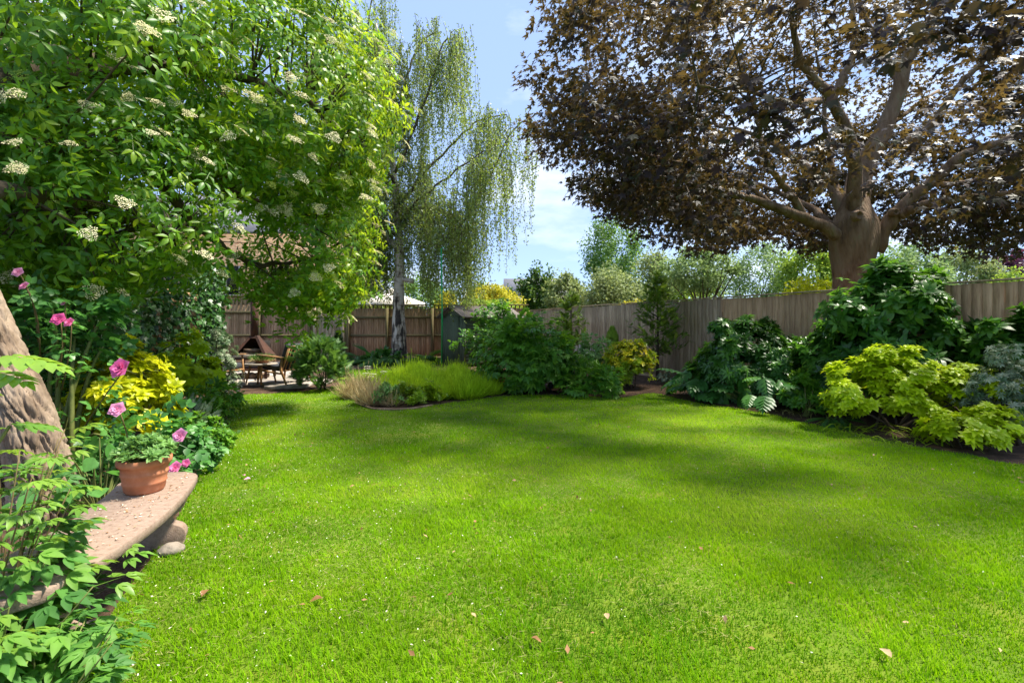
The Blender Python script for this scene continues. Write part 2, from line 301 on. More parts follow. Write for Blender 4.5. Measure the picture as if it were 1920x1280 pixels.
M['fore_young'] = leaf_mat('young_leaf', [(0.11, 0.24, 0.03), (0.19, 0.32, 0.04)], (0.36, 0.55, 0.05), 0.34, 0.4, 0.4)
M['rose_leaf'] = leaf_mat('rose_leaf', [(0.045, 0.15, 0.03), (0.07, 0.21, 0.04), (0.11, 0.27, 0.055)], (0.15, 0.42, 0.06), 0.28, 0.42, 0.45)
M['herb'] = leaf_mat('herb_leaf', [(0.09, 0.21, 0.05), (0.16, 0.30, 0.08)], (0.3, 0.55, 0.1), 0.3, 0.5, 0.3)
M['silver'] = leaf_mat('silver_leaf', [(0.15, 0.21, 0.13), (0.26, 0.32, 0.22)], (0.3, 0.4, 0.22), 0.2, 0.7, 0.2)
M['variegated'] = leaf_mat('variegated_leaf', [(0.07, 0.14, 0.06), (0.20, 0.27, 0.15), (0.42, 0.46, 0.32)], (0.3, 0.4, 0.2), 0.22, 0.45, 0.4)
M['lavender'] = leaf_mat('lavender_blade', [(0.20, 0.36, 0.010), (0.32, 0.50, 0.015), (0.46, 0.60, 0.04)], (0.6, 0.8, 0.03), 0.4, 0.6, 0.2)
M['stipa'] = leaf_mat('straw_blade', [(0.42, 0.32, 0.15), (0.60, 0.49, 0.28)], (0.5, 0.4, 0.2), 0.35, 0.7, 0.1)
M['fern'] = leaf_mat('fern_frond', [(0.025, 0.09, 0.015), (0.06, 0.16, 0.025)], (0.2, 0.42, 0.04), 0.3, 0.45, 0.3)
M['conifer'] = leaf_mat('conifer_spray', [(0.055, 0.13, 0.014), (0.11, 0.21, 0.02), (0.19, 0.29, 0.03)], (0.3, 0.45, 0.04), 0.3, 0.55, 0.2)
M['yew'] = leaf_mat('yew_needle', [(0.05, 0.13, 0.03), (0.11, 0.22, 0.04)], (0.22, 0.42, 0.05), 0.25, 0.5, 0.3)
M['dark_conifer'] = leaf_mat('dark_needle', [(0.008, 0.03, 0.012), (0.018, 0.055, 0.018)], (0.05, 0.12, 0.02), 0.15, 0.5, 0.3)
M['lime_conifer'] = leaf_mat('lime_needle', [(0.20, 0.34, 0.04), (0.30, 0.44, 0.06)], (0.4, 0.6, 0.05), 0.3, 0.5, 0.3)
M['gold_tip'] = leaf_mat('gold_tip_leaf', [(0.60, 0.50, 0.012), (0.55, 0.56, 0.015), (0.42, 0.52, 0.015)], (0.7, 0.6, 0.03), 0.35, 0.45, 0.3)
M['bg_yellow'] = leaf_mat('yellow_hedge_leaf', [(0.36, 0.38, 0.02), (0.56, 0.50, 0.04)], (0.6, 0.55, 0.05), 0.35, 0.6, 0.2)
M['bg_lime'] = leaf_mat('lime_hedge_leaf', [(0.15, 0.27, 0.03), (0.27, 0.38, 0.05)], (0.4, 0.55, 0.06), 0.35, 0.6, 0.2)
M['bg_green'] = leaf_mat('tree_leaf', [(0.06, 0.15, 0.03), (0.11, 0.23, 0.05), (0.17, 0.29, 0.07)], (0.28, 0.46, 0.07), 0.35, 0.5, 0.3)
M['bg_dark'] = leaf_mat('evergreen_leaf', [(0.025, 0.07, 0.015), (0.06, 0.13, 0.02), (0.13, 0.20, 0.03)], (0.15, 0.28, 0.03), 0.25, 0.5, 0.3)
M['bg_olive'] = leaf_mat('olive_leaf', [(0.13, 0.19, 0.07), (0.23, 0.29, 0.12), (0.34, 0.39, 0.19)], (0.4, 0.48, 0.15), 0.3, 0.6, 0.2)
M['bg_pale'] = leaf_mat('pale_leaf', [(0.12, 0.21, 0.08), (0.20, 0.30, 0.12), (0.29, 0.38, 0.17)], (0.35, 0.5, 0.15), 0.32, 0.6, 0.2)
M['plum'] = leaf_mat('plum_leaf', [(0.045, 0.018, 0.045), (0.09, 0.035, 0.08)], (0.25, 0.06, 0.14), 0.3, 0.5, 0.3)
M['pink'] = leaf_mat('rose_petal', [(0.62, 0.06, 0.26), (0.76, 0.15, 0.38), (0.82, 0.25, 0.46)], (0.8, 0.15, 0.4), 0.3, 0.6, 0.2)
M['pink_pale'] = leaf_mat('pale_rose_petal', [(0.74, 0.24, 0.46), (0.84, 0.40, 0.58)], (0.85, 0.35, 0.5), 0.3, 0.6, 0.2)
M['red'] = leaf_mat('red_petal', [(0.30, 0.01, 0.02), (0.45, 0.02, 0.04)], (0.5, 0.02, 0.04), 0.3, 0.5, 0.3)
M['white_fl'] = leaf_mat('white_floret', [(0.66, 0.56, 0.48), (0.80, 0.76, 0.68)], (0.7, 0.65, 0.55), 0.3, 0.8, 0.1)
M['petal'] = leaf_mat('fallen_petal', [(0.72, 0.66, 0.50), (0.82, 0.79, 0.68)], (0.7, 0.66, 0.5), 0.25, 0.9, 0.1)
M['dead'] = leaf_mat('dead_leaf', [(0.20, 0.10, 0.045), (0.36, 0.20, 0.10), (0.45, 0.33, 0.19)], (0.3, 0.15, 0.05), 0.15, 0.85, 0.1)

# ------------------------------------------------------------------ leaf templates: (verts, tris), +Y along the leaf, +Z its upper side, length 1
def t_diamond(w=0.5, z=0.06):
    return np.array([[0, 0, 0], [-w/2, .42, z], [0, 1, 0], [w/2, .42, z]]), np.array([[0, 3, 2], [0, 2, 1]])
def t_hex(w=0.45, z=0.06, droop=0.12):
    V = np.array([[0, 0, 0], [-w*.42, .3, z], [w*.42, .3, z], [-w*.40, .62, z - droop*.4], [w*.40, .62, z - droop*.4], [0, 1, -droop]])
    return V, np.array([[0, 2, 1], [1, 2, 4], [1, 4, 3], [3, 4, 5]])
def t_ovate(w=0.5, z=0.08, droop=0.15):
    V = np.array([[0, 0, 0], [-w*.38, .2, z*.8], [0, .2, 0], [w*.38, .2, z*.8], [-w*.5, .45, z], [0, .5, -droop*.25], [w*.5, .45, z], [-w*.3, .75, z*.5 - droop*.5], [0, .78, -droop*.6], [w*.3, .75, z*.5 - droop*.5], [0, 1, -droop]])
    T = [[0, 2, 1], [0, 3, 2], [1, 2, 5], [1, 5, 4], [2, 3, 6], [2, 6, 5], [4, 5, 8], [4, 8, 7], [5, 6, 9], [5, 9, 8], [7, 8, 10], [8, 9, 10]]
    return V, np.array(T)
def t_maple(fine=False):
    half = [(0.0, 1.0), (0.10, .80), (0.24, .80), (0.20, .56), (0.40, .66), (0.62, .72), (0.52, .50), (0.60, .38), (0.36, .28), (0.50, .10), (0.26, .06), (0.10, -.02)] if fine else \
           [(0.0, 1.0), (0.20, .55), (0.62, .72), (0.36, .32), (0.48, .06), (0.08, -.02)]
    out = half + [(-x, y) for x, y in half[:0:-1]]
    V = [(0, .25, 0)] + [(x, y, -.16 * (x*x + max(0, y - .3)**2) + (0.03 if i % 2 else 0)) for i, (x, y) in enumerate(out)]
    n = len(out); return np.array(V, float), np.array([[0, 1 + (i+1) % n, 1 + i] for i in range(n)])
def merge(parts):
    Vs, Ts, n = [], [], 0
    for V, T in parts: Vs.append(V); Ts.append(T + n); n += len(V)
    return np.concatenate(Vs), np.concatenate(Ts)
def place(t, pos, rz=0, rx=0, ry=0, s=1.0):
    V, T = t; return V * s @ rot(rx, ry, 0).T @ rot(0, 0, rz).T + np.asarray(pos, float), T
def t_pinnate(pairs, l, leaf, spread=1.0, droop=0.25, taper=0.15, rach=True):
    """compound leaf: pairs of leaflets along a drooping rachis and one at the end"""
    ps = []; z = lambda y: -droop * y * y
    for i in range(pairs):
        y = 0.32 + 0.42 * i / max(pairs - 1, 1)
        for s in (-1, 1): ps.append(place(leaf, (0.01 * s, y, z(y)), -s * spread, -.18, s * 0.15, l * (1 - taper * (pairs - 1 - i) * .5)))
    ps.append(place(leaf, (0, .78, z(.78)), 0, -.35, 0, l * 1.1))
    if rach: ps.append((np.array([[-.012, 0, 0], [.012, 0, 0], [0, .8, z(.8)]]), np.array([[0, 1, 2]])))
    return merge(ps)
def t_rosette(n, leaf, tilt=0.35, jit=0.0, inner=0):
    """leaves round a shoot; the shoot is +Z"""
    r = np.random.default_rng(n * 7 + inner); ps = []
    for i in range(n): ps.append(place(leaf, (0, 0, 0), 2*math.pi*i/n + r.uniform(-.15, .15), tilt + r.uniform(-jit, jit), 0, r.uniform(.82, 1.08)))
    for i in range(inner): ps.append(place(leaf, (0, 0, .06), 2*math.pi*(i + .5)/inner, tilt + .55, 0, .6))
    return merge(ps)
def t_fern(n=11, w=0.28, droop=0.5, lw=0.3):
    ps = []
    for i in range(n):
        y = 0.1 + 0.85 * i / (n - 1); z = 0.35*y - droop * y * y; L = w * math.sin(math.pi * min(1, .18 + .82 * (i + 1) / (n + 1)) ) ** .8 + .03
        for s in (-1, 1): ps.append(place(t_diamond(lw, .02), (0, y, z), -s * 1.15, -.1, 0, L))
    ps.append((np.array([[-.01, 0, 0], [.01, 0, 0], [0, .5, .35*.5 - droop*.25], [0, 1, .35 - droop]]), np.array([[0, 1, 2], [0, 2, 3]])))
    return merge(ps)
def t_lobed():
    """big deeply cut leaf"""
    ps = []
    for i in range(5):
        y = .12 + .16 * i; L = [.42, .5, .46, .36, .24][i]
        for s in (-1, 1): ps.append(place(t_ovate(.55, .06, .15), (0, y, .06 - .22*y*y), -s * (1.15 - .12*i), -.15, 0, L))
    ps.append(place(t_ovate(.5, .05, .2), (0, .72, -.06), 0, -.3, 0, .34))
    ps.append((np.array([[-.02, -.5, -.25], [.02, -.5, -.25], [0, .72, -.05]]), np.array([[0, 1, 2]])))
    ps.append((np.array([[-.07, .02, .05], [.07, .02, .05], [.05, .72, -.04], [-.05, .72, -.04]]), np.array([[0, 1, 2], [0, 2, 3]])))
    return merge(ps)
def t_peony():
    """twice three-fold leaf with narrow pointed leaflets"""
    lf = t_ovate(.4, .05, .15); ps = []
    for k, (a, y) in enumerate(((0, .55), (-1.0, .38), (1.0, .38))):
        base = np.array([math.sin(a) * .18, y + math.cos(a) * .06, -.03 * k])
        for b in (-.65, 0, .65): ps.append(place(lf, base, -(a + b), -.25, 0, .48 if b == 0 else .38))
    ps.append((np.array([[-.012, 0, 0], [.012, 0, 0], [0, .6, 0]]), np.array([[0, 1, 2]])))
    return merge(ps)
def t_umbel(n=90):
    r = np.random.default_rng(5); ps = []
    for i in range(n):
        a = i * 2.4; d = 0.5 * math.sqrt((i + .5) / n); d *= 1 + .22 * math.sin(a * 3 + 1); c = (d * math.cos(a), d * math.sin(a), 0.09 - .22*d*d + r.uniform(-.035, .035)); s = r.uniform(.07, .11)
        V, T = t_diamond(.9, .02); ps.append(place((V - [0, .5, 0], T), c, r.uniform(0, 6.28), r.uniform(-.5, .5), r.uniform(-.5, .5), s * 1.05))
    for i in range(5):
        a = i * 1.257; ps.append((np.array([[0, 0, -.35], [.02, 0, -.35], [.3*math.cos(a), .3*math.sin(a), .05]]), np.array([[0, 1, 2]])))
    return merge(ps)
def t_bloom(rings=((5, .5, 1.15), (7, .42, .95), (7, .34, .65), (6, .24, .3), (4, .14, .1))):
    """many-petalled rose, axis +Z"""
    ps = []
    for k, (n, s, t) in enumerate(rings):
        V, T = t_hex(1.25, .16, -.05)
        for i in range(n): ps.append(place((V, T), (0, 0, .02 * k), 2*math.pi*(i + .5*k)/n, 1.45 - t, 0, s * 1.15))
    return merge(ps)
def t_spray(n=7):
    """flat conifer spray"""
    ps = [place(t_diamond(.12, .01), (0, 0, 0), 0, 0, 0, 1)]
    for i in range(n):
        y = .1 + .75 * i / n; L = .36 * (1 - y * .6)
        for s in (-1, 1): ps.append(place(t_diamond(.22, .01), (0, y, 0), -s * .75, .05, 0, L))
    return merge(ps)
def t_maple_far():
    ps = []
    for a, L, w in ((0, 1.0, .42), (-.95, .78, .40), (.95, .78, .40)): ps.append(place(t_diamond(w / L * .9, .03), (0, .12, 0), a, -.12, 0, L * .88))
    ps.append((np.array([[0, .3, .02], [-.46, .0, -.05], [0, .05, 0], [.46, .0, -.05]]), np.array([[0, 1, 2], [0, 2, 3]])))
    return merge(ps)
T = dict(kite=t_diamond(.62, .08), diamond=t_diamond(), hex=t_hex(), ovate=t_ovate(), maple=t_maple_far(), maple_fine=t_maple(True),
         elder=t_pinnate(2, .42, t_hex(.42, .05, .16), 1.0, .28), elder_fine=t_pinnate(2, .42, t_ovate(.42, .06, .2), 1.0, .28),
         rose=t_pinnate(2, .36, t_ovate(.72, .05, .1), 1.15, .15), choisya=t_rosette(6, t_hex(.55, .05, .2), .12, .15, 3), choisya_fine=t_rosette(7, t_ovate(.55, .06, .2), .10, .18, 4),
         whorl=t_rosette(8, t_hex(.33, .05, .2), .1, .35, 4), laurel=t_rosette(6, t_hex(.44, .06, .2), .2, .4, 2), fern=t_fern(), frond=t_fern(14, .20, .28, .24), lobed=t_lobed(), peony=t_peony(),
         umbel=t_umbel(), bloom=t_bloom(), spray=t_spray(), herb=t_rosette(6, t_hex(.42, .06, .1), .5, .4, 4), ivy=(np.array([[0, .2, 0], [0, 1, -.1], [.22, .55, 0], [.52, .5, -.08], [.32, .1, .02], [.3, -.1, -.04], [0, 0, 0], [-.3, -.1, -.04], [-.32, .1, .02], [-.52, .5, -.08], [-.22, .55, 0]]), np.array([[0, 2, 1], [0, 3, 2], [0, 4, 3], [0, 5, 4], [0, 6, 5], [0, 7, 6], [0, 8, 7], [0, 9, 8], [0, 10, 9], [0, 1, 10]])))

def frames(d, up):
    """rotation matrices whose columns are (x, y = leaf direction, z = leaf normal)"""
    y = nrm(d); z = nrm(up - y * np.sum(up * y, -1, keepdims=True)); x = np.cross(y, z)
    return np.stack([x, y, z], -1)
def in_view(p, m=60):
    Y = np.maximum(p[:, 1], .2); px = 960 + F * p[:, 0] / Y; py = HY - F * (p[:, 2] - CAMH) / Y
    return (p[:, 1] > .3) & (px > -m) & (px < 1920 + m) & (py > -m) & (py < 1280 + m)
def scatter(name, tmpl, pos, d, up, s, mat, parent, singles=0, single_tmpl=None, single_name='leaf', origin=(0, 0, 0)):
    """leaves as one mesh part of kind stuff, the largest in view as parts of their own; positions are relative to the parent's origin, `origin` is where that is"""
    V0, T0 = T[tmpl] if isinstance(tmpl, str) else tmpl
    R = frames(d, up); n = len(pos); s = np.broadcast_to(np.asarray(s, float), (n,)); rnd = RNG.random(n)
    sel = np.zeros(n, bool)
    if singles:
        w = pos + np.asarray(origin); dist = np.linalg.norm(w - np.array([0, 0, CAMH]), axis=1)
        sz = np.where(in_view(w), s / dist, 0); k = min(singles, int((sz > 0).sum()))
        sel[np.argsort(-sz)[:k]] = True
        V1, T1 = T[single_tmpl] if single_tmpl else (V0, T0)
        me = mesh_np(single_name, V1, T1, mat, smooth=True)
        for i in np.nonzero(sel)[0]:
            o = link(single_name, me, parent)
            mtx = np.eye(4); mtx[:3, :3] = R[i] * s[i]; mtx[:3, 3] = pos[i]; o.matrix_basis = Matrix(mtx.tolist())
    r = ~sel; m = int(r.sum())
    if m:
        V = np.einsum('nij,kj->nki', R[r], V0) * s[r][:, None, None] + pos[r][:, None, :]
        Fc = (T0[None] + (np.arange(m) * len(V0))[:, None, None]).reshape(-1, 3)
        me = mesh_np(name, V.reshape(-1, 3), Fc, mat, smooth=True, rnd=np.repeat(rnd[r], len(V0)))
        return tag(link(name, me, parent), kind='stuff')
def unit(n, rng=RNG):
    v = rng.normal(size=(n, 3)); return nrm(v)
UP = np.array([0, 0, 1.0])
def twigs(name, starts, ends, r0, r1, mat, parent, sag=0.0, sides=4, seg=4):
    """thin curved shoots from starts to ends in one mesh"""
    b = MB(); t = np.linspace(0, 1, seg + 1)[:, None]
    for a, c in zip(starts, ends):
        L = np.linalg.norm(c - a); mid = (a + c) / 2 + RNG.normal(size=3) * .06 * L + np.array([0, 0, -sag * L])
        p = (1-t)**2 * a + 2*t*(1-t) * mid + t*t * c
        b.tube(p, r0 + (r1 - r0) * t[:, 0], sides, cap=False)
    return tag(b.build(name, mat, parent, smooth=True), kind='stuff') if name != 'stem' else b.build(name, mat, parent, smooth=True)

def bush(name, label, cat, loc, rx, ry, h, tmpl, n, size, mat, clumps=40, clump_r=0.18, droop=0.2, singles=0, single_tmpl=None, stem_mat='bark', stem_n=9, z0=0.0, lift=0.35, rosette=False, inner=0.35, group=None, shape=1.0, upw=0.6):
    """shrub: shoots from the base to clumps on an uneven dome, leaves round each clump"""
    loc = np.asarray(loc, float); e = empty(name, loc, label, cat, group=group)
    d = unit(clumps * 3); d = d[d[:, 2] > -0.25][:clumps]; k = len(d)
    rad = RNG.uniform(0.72, 1.06, k); rad[: int(k * inner)] *= RNG.uniform(.45, .85, int(k * inner))
    c = d * rad[:, None] * np.array([rx, ry, h * (1 - lift)]); c[:, 2] += h * lift
    c[:, 2] = np.maximum(c[:, 2], z0 + .05 * h)
    c[:, :2] *= (1 - (1 - shape) * np.clip(c[:, 2:3] / h, 0, 1))
    w = RNG.uniform(.4, 1.3, k) * (0.5 + rad); ci = RNG.choice(k, n, p=w / w.sum())
    off = unit(n) * (RNG.random(n)**.5)[:, None] * clump_r * RNG.uniform(.6, 1.25, k)[ci][:, None]
    pos = c[ci] + off; pos[:, 2] = np.maximum(pos[:, 2], .02)
    outw = nrm(d[ci] * np.array([1 / max(rx, .1), 1 / max(ry, .1), 1 / h]) * .5 + off * 2)
    if rosette:       # the shoot axis is the template's Z
        ax = nrm(outw * .7 + UP * upw + RNG.normal(size=(n, 3)) * .3); dd = np.cross(ax, unit(n))
    else:
        ax = nrm(UP * 1.0 + outw * .5 + RNG.normal(size=(n, 3)) * .45); dd = nrm(outw + RNG.normal(size=(n, 3)) * .55 - UP * droop)
    sz = size * RNG.uniform(.7, 1.2, n)
    fl = scatter('foliage', tmpl, pos, dd, ax, sz, M[mat], e, singles, single_tmpl, origin=loc)
    st = RNG.choice(k, min(stem_n, k), replace=False); base = RNG.normal(size=(len(st), 3)) * [rx*.15, ry*.15, 0]
    for a, b_ in zip(base, c[st]):
        m = (a + b_) / 2 + UP * .12 * h + RNG.normal(size=3) * .04 * h; t = np.linspace(0, 1, 6)[:, None]
        r = .006 + .012 * h
        MB().tube((1-t)**2*a + 2*t*(1-t)*m + t*t*b_, r*(1 - .7*t[:, 0]), 5).build('stem', M[stem_mat], e, True)
    return e

# ------------------------------------------------------------------ the setting: ground, lawn, beds, patio
gnd = MB(); gnd.add([(-400, -60, -.012), (400, -60, -.012), (400, 700, -.012), (-400, 700, -.012)], [(0, 1, 2, 3)])
tag(gnd.build('ground', M['meadow']), kind='structure')
bed = MB(); bed.add([(-14.2, -1, -.004), (11, -1, -.004), (11, 19.2, -.004), (-14.2, 19.2, -.004)], [(0, 1, 2, 3)])
tag(bed.build('soil', M['soil']), kind='structure')
LAWN_PX = [(170, 1200), (232, 1115), (295, 1030), (345, 950), (385, 870), (425, 800), (440, 760), (452, 741), (520, 738), (590, 731), (636, 724), (628, 706), (640, 695), (690, 692), (735, 695), (705, 710), (668, 728), (662, 748), (690, 766), (760, 768), (850, 755), (930, 744), (1000, 741), (1060, 741), (1160, 746), (1225, 737), (1290, 752), (1370, 764), (1440, 777), (1560, 804), (1650, 822), (1740, 842), (1830, 856), (1920, 872)]
lp = [G(*p)[:2] for p in LAWN_PX]
lp = [np.array([-1.5, -.5]), np.array([-1.55, 1.2])] + lp + [np.array([6.2, 4.1]), np.array([7.0, 2.5]), np.array([7.0, -.5])]
LAWN = spline(np.array(lp), 160); LAWN[-1] = lp[-1]
def inside(p, poly):
    x, y = p[:, 0], p[:, 1]; c = np.zeros(len(p), bool); a = poly; b = np.roll(poly, -1, 0)
    for (x0, y0), (x1, y1) in zip(a, b):
        if y0 == y1: continue
        c ^= ((y0 > y) != (y1 > y)) & (x < (x1 - x0) * (y - y0) / (y1 - y0) + x0)
    return c
lw = MB(); lw.add(np.column_stack([LAWN, np.full(len(LAWN), .004)]), [tuple(range(len(LAWN)))])
tag(lw.build('lawn', M['turf']), kind='structure')

def grass_blades():
    def sample(y0, y1, dens):
        w = 1.25 * y1 + .6; n = int(2 * w * (y1 - y0) * dens); p = np.column_stack([RNG.uniform(-w, w, n), RNG.uniform(y0, y1, n)])
        p = p[inside(p, LAWN)]; m = np.abs(p[:, 0]) < 1.12 * p[:, 1] + .5
        return p[m]
    ps = [(sample(.9, 1.55, 2000), 1.0), (sample(1.55, 2.6, 13000), 1.0), (sample(2.6, 3.6, 10000), 1.1), (sample(3.6, 5.2, 5800), 1.35), (sample(5.2, 7.5, 2900), 1.6), (sample(7.5, 16, 1500), 2.2)]
    p = np.concatenate([a for a, _ in ps]); wd = np.concatenate([np.full(len(a), w) for a, w in ps]); n = len(p)
    q = np.column_stack([p, np.zeros(n)])
    tuft = fnoise(q * 3.2, 3); tuft2 = fnoise(q * .9 + 31, 3); th = fnoise(q * 9 + 7, 2)
    h = (.009 + .021 * np.clip(tuft * 1.9 - .45, 0, 1) + .010 * th) * RNG.uniform(.6, 1.35, n)
    a = RNG.uniform(0, 2*math.pi, n); lean = RNG.uniform(.2, 1.15, n) * h; w = .0019 * wd * RNG.uniform(.7, 1.3, n) * np.where(p[:, 1] < 3.6, 1, 1.25)
    dirv = np.column_stack([np.cos(a), np.sin(a), np.zeros(n)]); side = np.column_stack([-np.sin(a), np.cos(a), np.zeros(n)])
    b = np.column_stack([p, np.full(n, .003)])
    v0 = b - side * w[:, None]; v1 = b + side * w[:, None]
    m = b + dirv * (lean * .35)[:, None] + UP * (h * .62)[:, None]
    v2 = m - side * (w * .8)[:, None]; v3 = m + side * (w * .8)[:, None]
    v4 = b + dirv * lean[:, None] + UP * h[:, None]
    patch = np.clip((tuft2 - .5) * 1.5 + .45 + (tuft - .5) * .5, 0, 1); rv = np.clip((patch - .5) * 1.1 + .30 + RNG.random(n) * .38 + .12 * (th - .5), 0, .999) * .92 + .04
    nr = p[:, 1] < 3.6; fr = ~nr; nn_, nf_ = int(nr.sum()), int(fr.sum())       # near blades bend, far ones are plain
    V = np.concatenate([np.stack([v0, v1, v2, v3, v4], 1)[nr].reshape(-1, 3), np.stack([v0, v1, v4], 1)[fr].reshape(-1, 3)]); k = np.arange(nn_)[:, None] * 5; k2 = nn_ * 5 + np.arange(nf_)[:, None] * 3
    return mesh_np('grass', V, np.concatenate([k + [0, 1, 3], k + [0, 3, 2], k + [2, 3, 4], k2 + [0, 1, 2]]), M['grass'], rnd=np.concatenate([np.repeat(rv[nr], 5), np.repeat(rv[fr], 3)]))
_gm = grass_blades()
# the blade colour comes from the attribute alone
_gn = M['grass'].node_tree
for nd in list(_gn.nodes):
    if nd.type == 'OBJECT_INFO':
        sk = nd.outputs['Random'].links[0].to_socket; _gn.nodes.remove(nd); sk.default_value = 0.0
tag(link('grass', _gm), 'short mown green grass blades of the lawn', 'grass', kind='stuff')

def flat_bits(name, n, size, mat, label, cat, area, z=.03, kindtmpl='diamond', dens=None):
    p = np.column_stack([RNG.uniform(area[0], area[1], n), RNG.uniform(area[2], area[3], n), np.full(n, z)])
    p = p[inside(p[:, :2], LAWN)]
    if dens is not None: p = p[RNG.random(len(p)) < dens(p)]
    m = len(p); p[:, 2] += RNG.uniform(-.008, .012, m); d = unit(m) * [1, 1, .25]; up = UP + RNG.normal(size=(m, 3)) * .45
    o = scatter(name, kindtmpl, p, d, up, size * RNG.uniform(.5, 1.4, m), M[mat], None)
    tag(o, label, cat); return o
flat_bits('fallen_petals', 16000, .011, 'petal', 'tiny white elder petals strewn over the lawn', 'petals', (-5, 5, 1.3, 9), .034, dens=lambda p: np.clip(1.0 - (p[:, 0] + 2.2 + .2*p[:, 1]) * .32, .06, 1))
flat_bits('leaf_litter', 420, .030, 'dead', 'small brown leaf scraps scattered on the lawn', 'litter', (-4, 5, 1.6, 7), .028, dens=lambda p: np.clip(.9 - (p[:, 0] + 1) * .15, .3, 1))
flat_bits('dry_grass', 34000, .032, 'grass_dry', 'pale dry grass thatch lying among the green blades', 'dry grass', (-3, 4, 1.4, 4.5), .024, kindtmpl=t_diamond(.05, .01), dens=lambda p: np.clip((fnoise(p * 2.3, 3) - .47) * 6, 0, 1))

# fallen leaves that can be told apart
me_fl = mesh_np('fallen_leaf', *t_ovate(.5, .12, .3), M['dead'], True); me_fl2 = mesh_np('fallen_petal', *t_ovate(.8, .15, .2), M['pink_pale'], True)
for i, (px, py, s, mm, lab) in enumerate([(378, 1118, .075, 0, 'curled brown and white leaf on the lawn near the bench foot'), (470, 897, .05, 1, 'pale pink rose petal lying alone on the lawn'),
        (455, 890, .035, 1, 'white petal beside the pink petal on the lawn'), (1140, 1160, .05, 0, 'brown leaf scrap in the foreground grass'), (605, 1120, .06, 0, 'yellowed leaf in the foreground grass'),
        (995, 1195, .05, 0, 'tan dry leaf at the bottom of the lawn'), (1672, 1232, .06, 0, 'yellow dead leaf in the right foreground grass'), (665, 910, .04, 0, 'small orange leaf on the middle of the lawn')]):
    o = link('fallen_leaf' if mm == 0 else 'fallen_petal', me_fl if mm == 0 else me_fl2); o.location = G(px, py, .035); o.scale = (s,) * 3; o.rotation_euler = (.2, -.15, i * 2.1); tag(o, lab, 'leaf' if mm == 0 else 'petal')

# patio of stone slabs
pat = link('patio', mesh_np('patio', [(-7.6, 9.55, .006), (-4.0, 10.0, .006), (-5.6, 14.2, .006), (-9.0, 14.2, .006)], np.array([[0, 1, 2, 3]]), M['soil'])); tag(pat, kind='structure')
def slab_mesh(w, d, seed):
    r = np.random.default_rng(seed); b = MB()
    a = np.linspace(0, 2*math.pi, 20, endpoint=False)
    sq = np.column_stack([np.clip(1.35*np.cos(a), -1, 1), np.clip(1.35*np.sin(a), -1, 1)]) * [w/2, d/2] + r.normal(size=(20, 2)) * .012
    n = 20; V = [(x, y, 0) for x, y in sq] + [(x, y, .055) for x, y in sq] + [(x*.975, y*.975, .065 + r.normal() * .003) for x, y in sq]
    b.add(V, [(i, (i+1) % n, n + (i+1) % n, n + i) for i in range(n)] + [(n + i, n + (i+1) % n, 2*n + (i+1) % n, 2*n + i) for i in range(n)] + [tuple(range(2*n, 3*n))])
    return b.mesh('paving_slab', M['stone'])
sm = [slab_mesh(.82, .66, k) for k in range(4)]; sr = random.Random(4)
for r in range(6):
    x = -7.4 + sr.uniform(0, .3)
    while x < -4.2 - .32 * r:
        y0 = 9.95 + .125 * (x + 7.6) + r * .70
        if r == 0 and sr.random() < .25: x += .86; continue
        o = link('paving_slab', sm[sr.randrange(4)], pat); o.location = (x, y0, .008 + sr.uniform(0, .01)); o.rotation_euler = (sr.uniform(-.01, .01), sr.uniform(-.01, .01), .12 + sr.uniform(-.03, .03) + math.pi * sr.randrange(2)); x += .86

# edging strip of timber round the island bed
e = empty('bed_edging', (0, 0, 0), 'low dark timber edging along the front of the island bed', 'edging')
pts = [G(*p, z=0) for p in [(668, 752), (690, 767), (725, 770), (765, 769), (810, 762)]]
ps = spline(np.array(pts), 16)
b = MB(); b.tube(ps + np.array([0, .05, .012]), .024, 6); b.build('log_edge', M['log'], e)

# ------------------------------------------------------------------ right-hand fence: two runs of feather-edge boards along X = 9.67 - 0.476 Y
FD = np.array([-.43, .903, 0.0]); FN = np.array([-.903, -.43, 0.0]); FA = math.atan2(FD[1], FD[0])
def fpt(Y, z=0.0, off=0.0): return np.array([9.67 - .476 * Y, Y, z]) + FN * off
def board_meshes(w, h, mat, n=4, seed=0):
    out = []
    for k in range(n):
        r = np.random.default_rng(seed + k); b = MB(); ww = w * r.uniform(.95, 1.05)
        V = np.array([[-ww/2, -.011, 0], [ww/2, -.004, 0], [ww/2, .004, 0], [-ww/2, .004, 0]]); hs = [0, h*.33, h*.66, h + r.uniform(-.008, .008)]
        Vs = np.concatenate([V + [r.normal()*.0015, r.normal()*.0015, z] for z in hs])
        fs = [(i*4 + j, i*4 + (j+1) % 4, (i+1)*4 + (j+1) % 4, (i+1)*4 + j) for i in range(3) for j in range(4)] + [(12, 13, 14, 15), (3, 2, 1, 0)]
        b.add(Vs, fs); out.append(b.mesh('board', M[mat]))
    return out
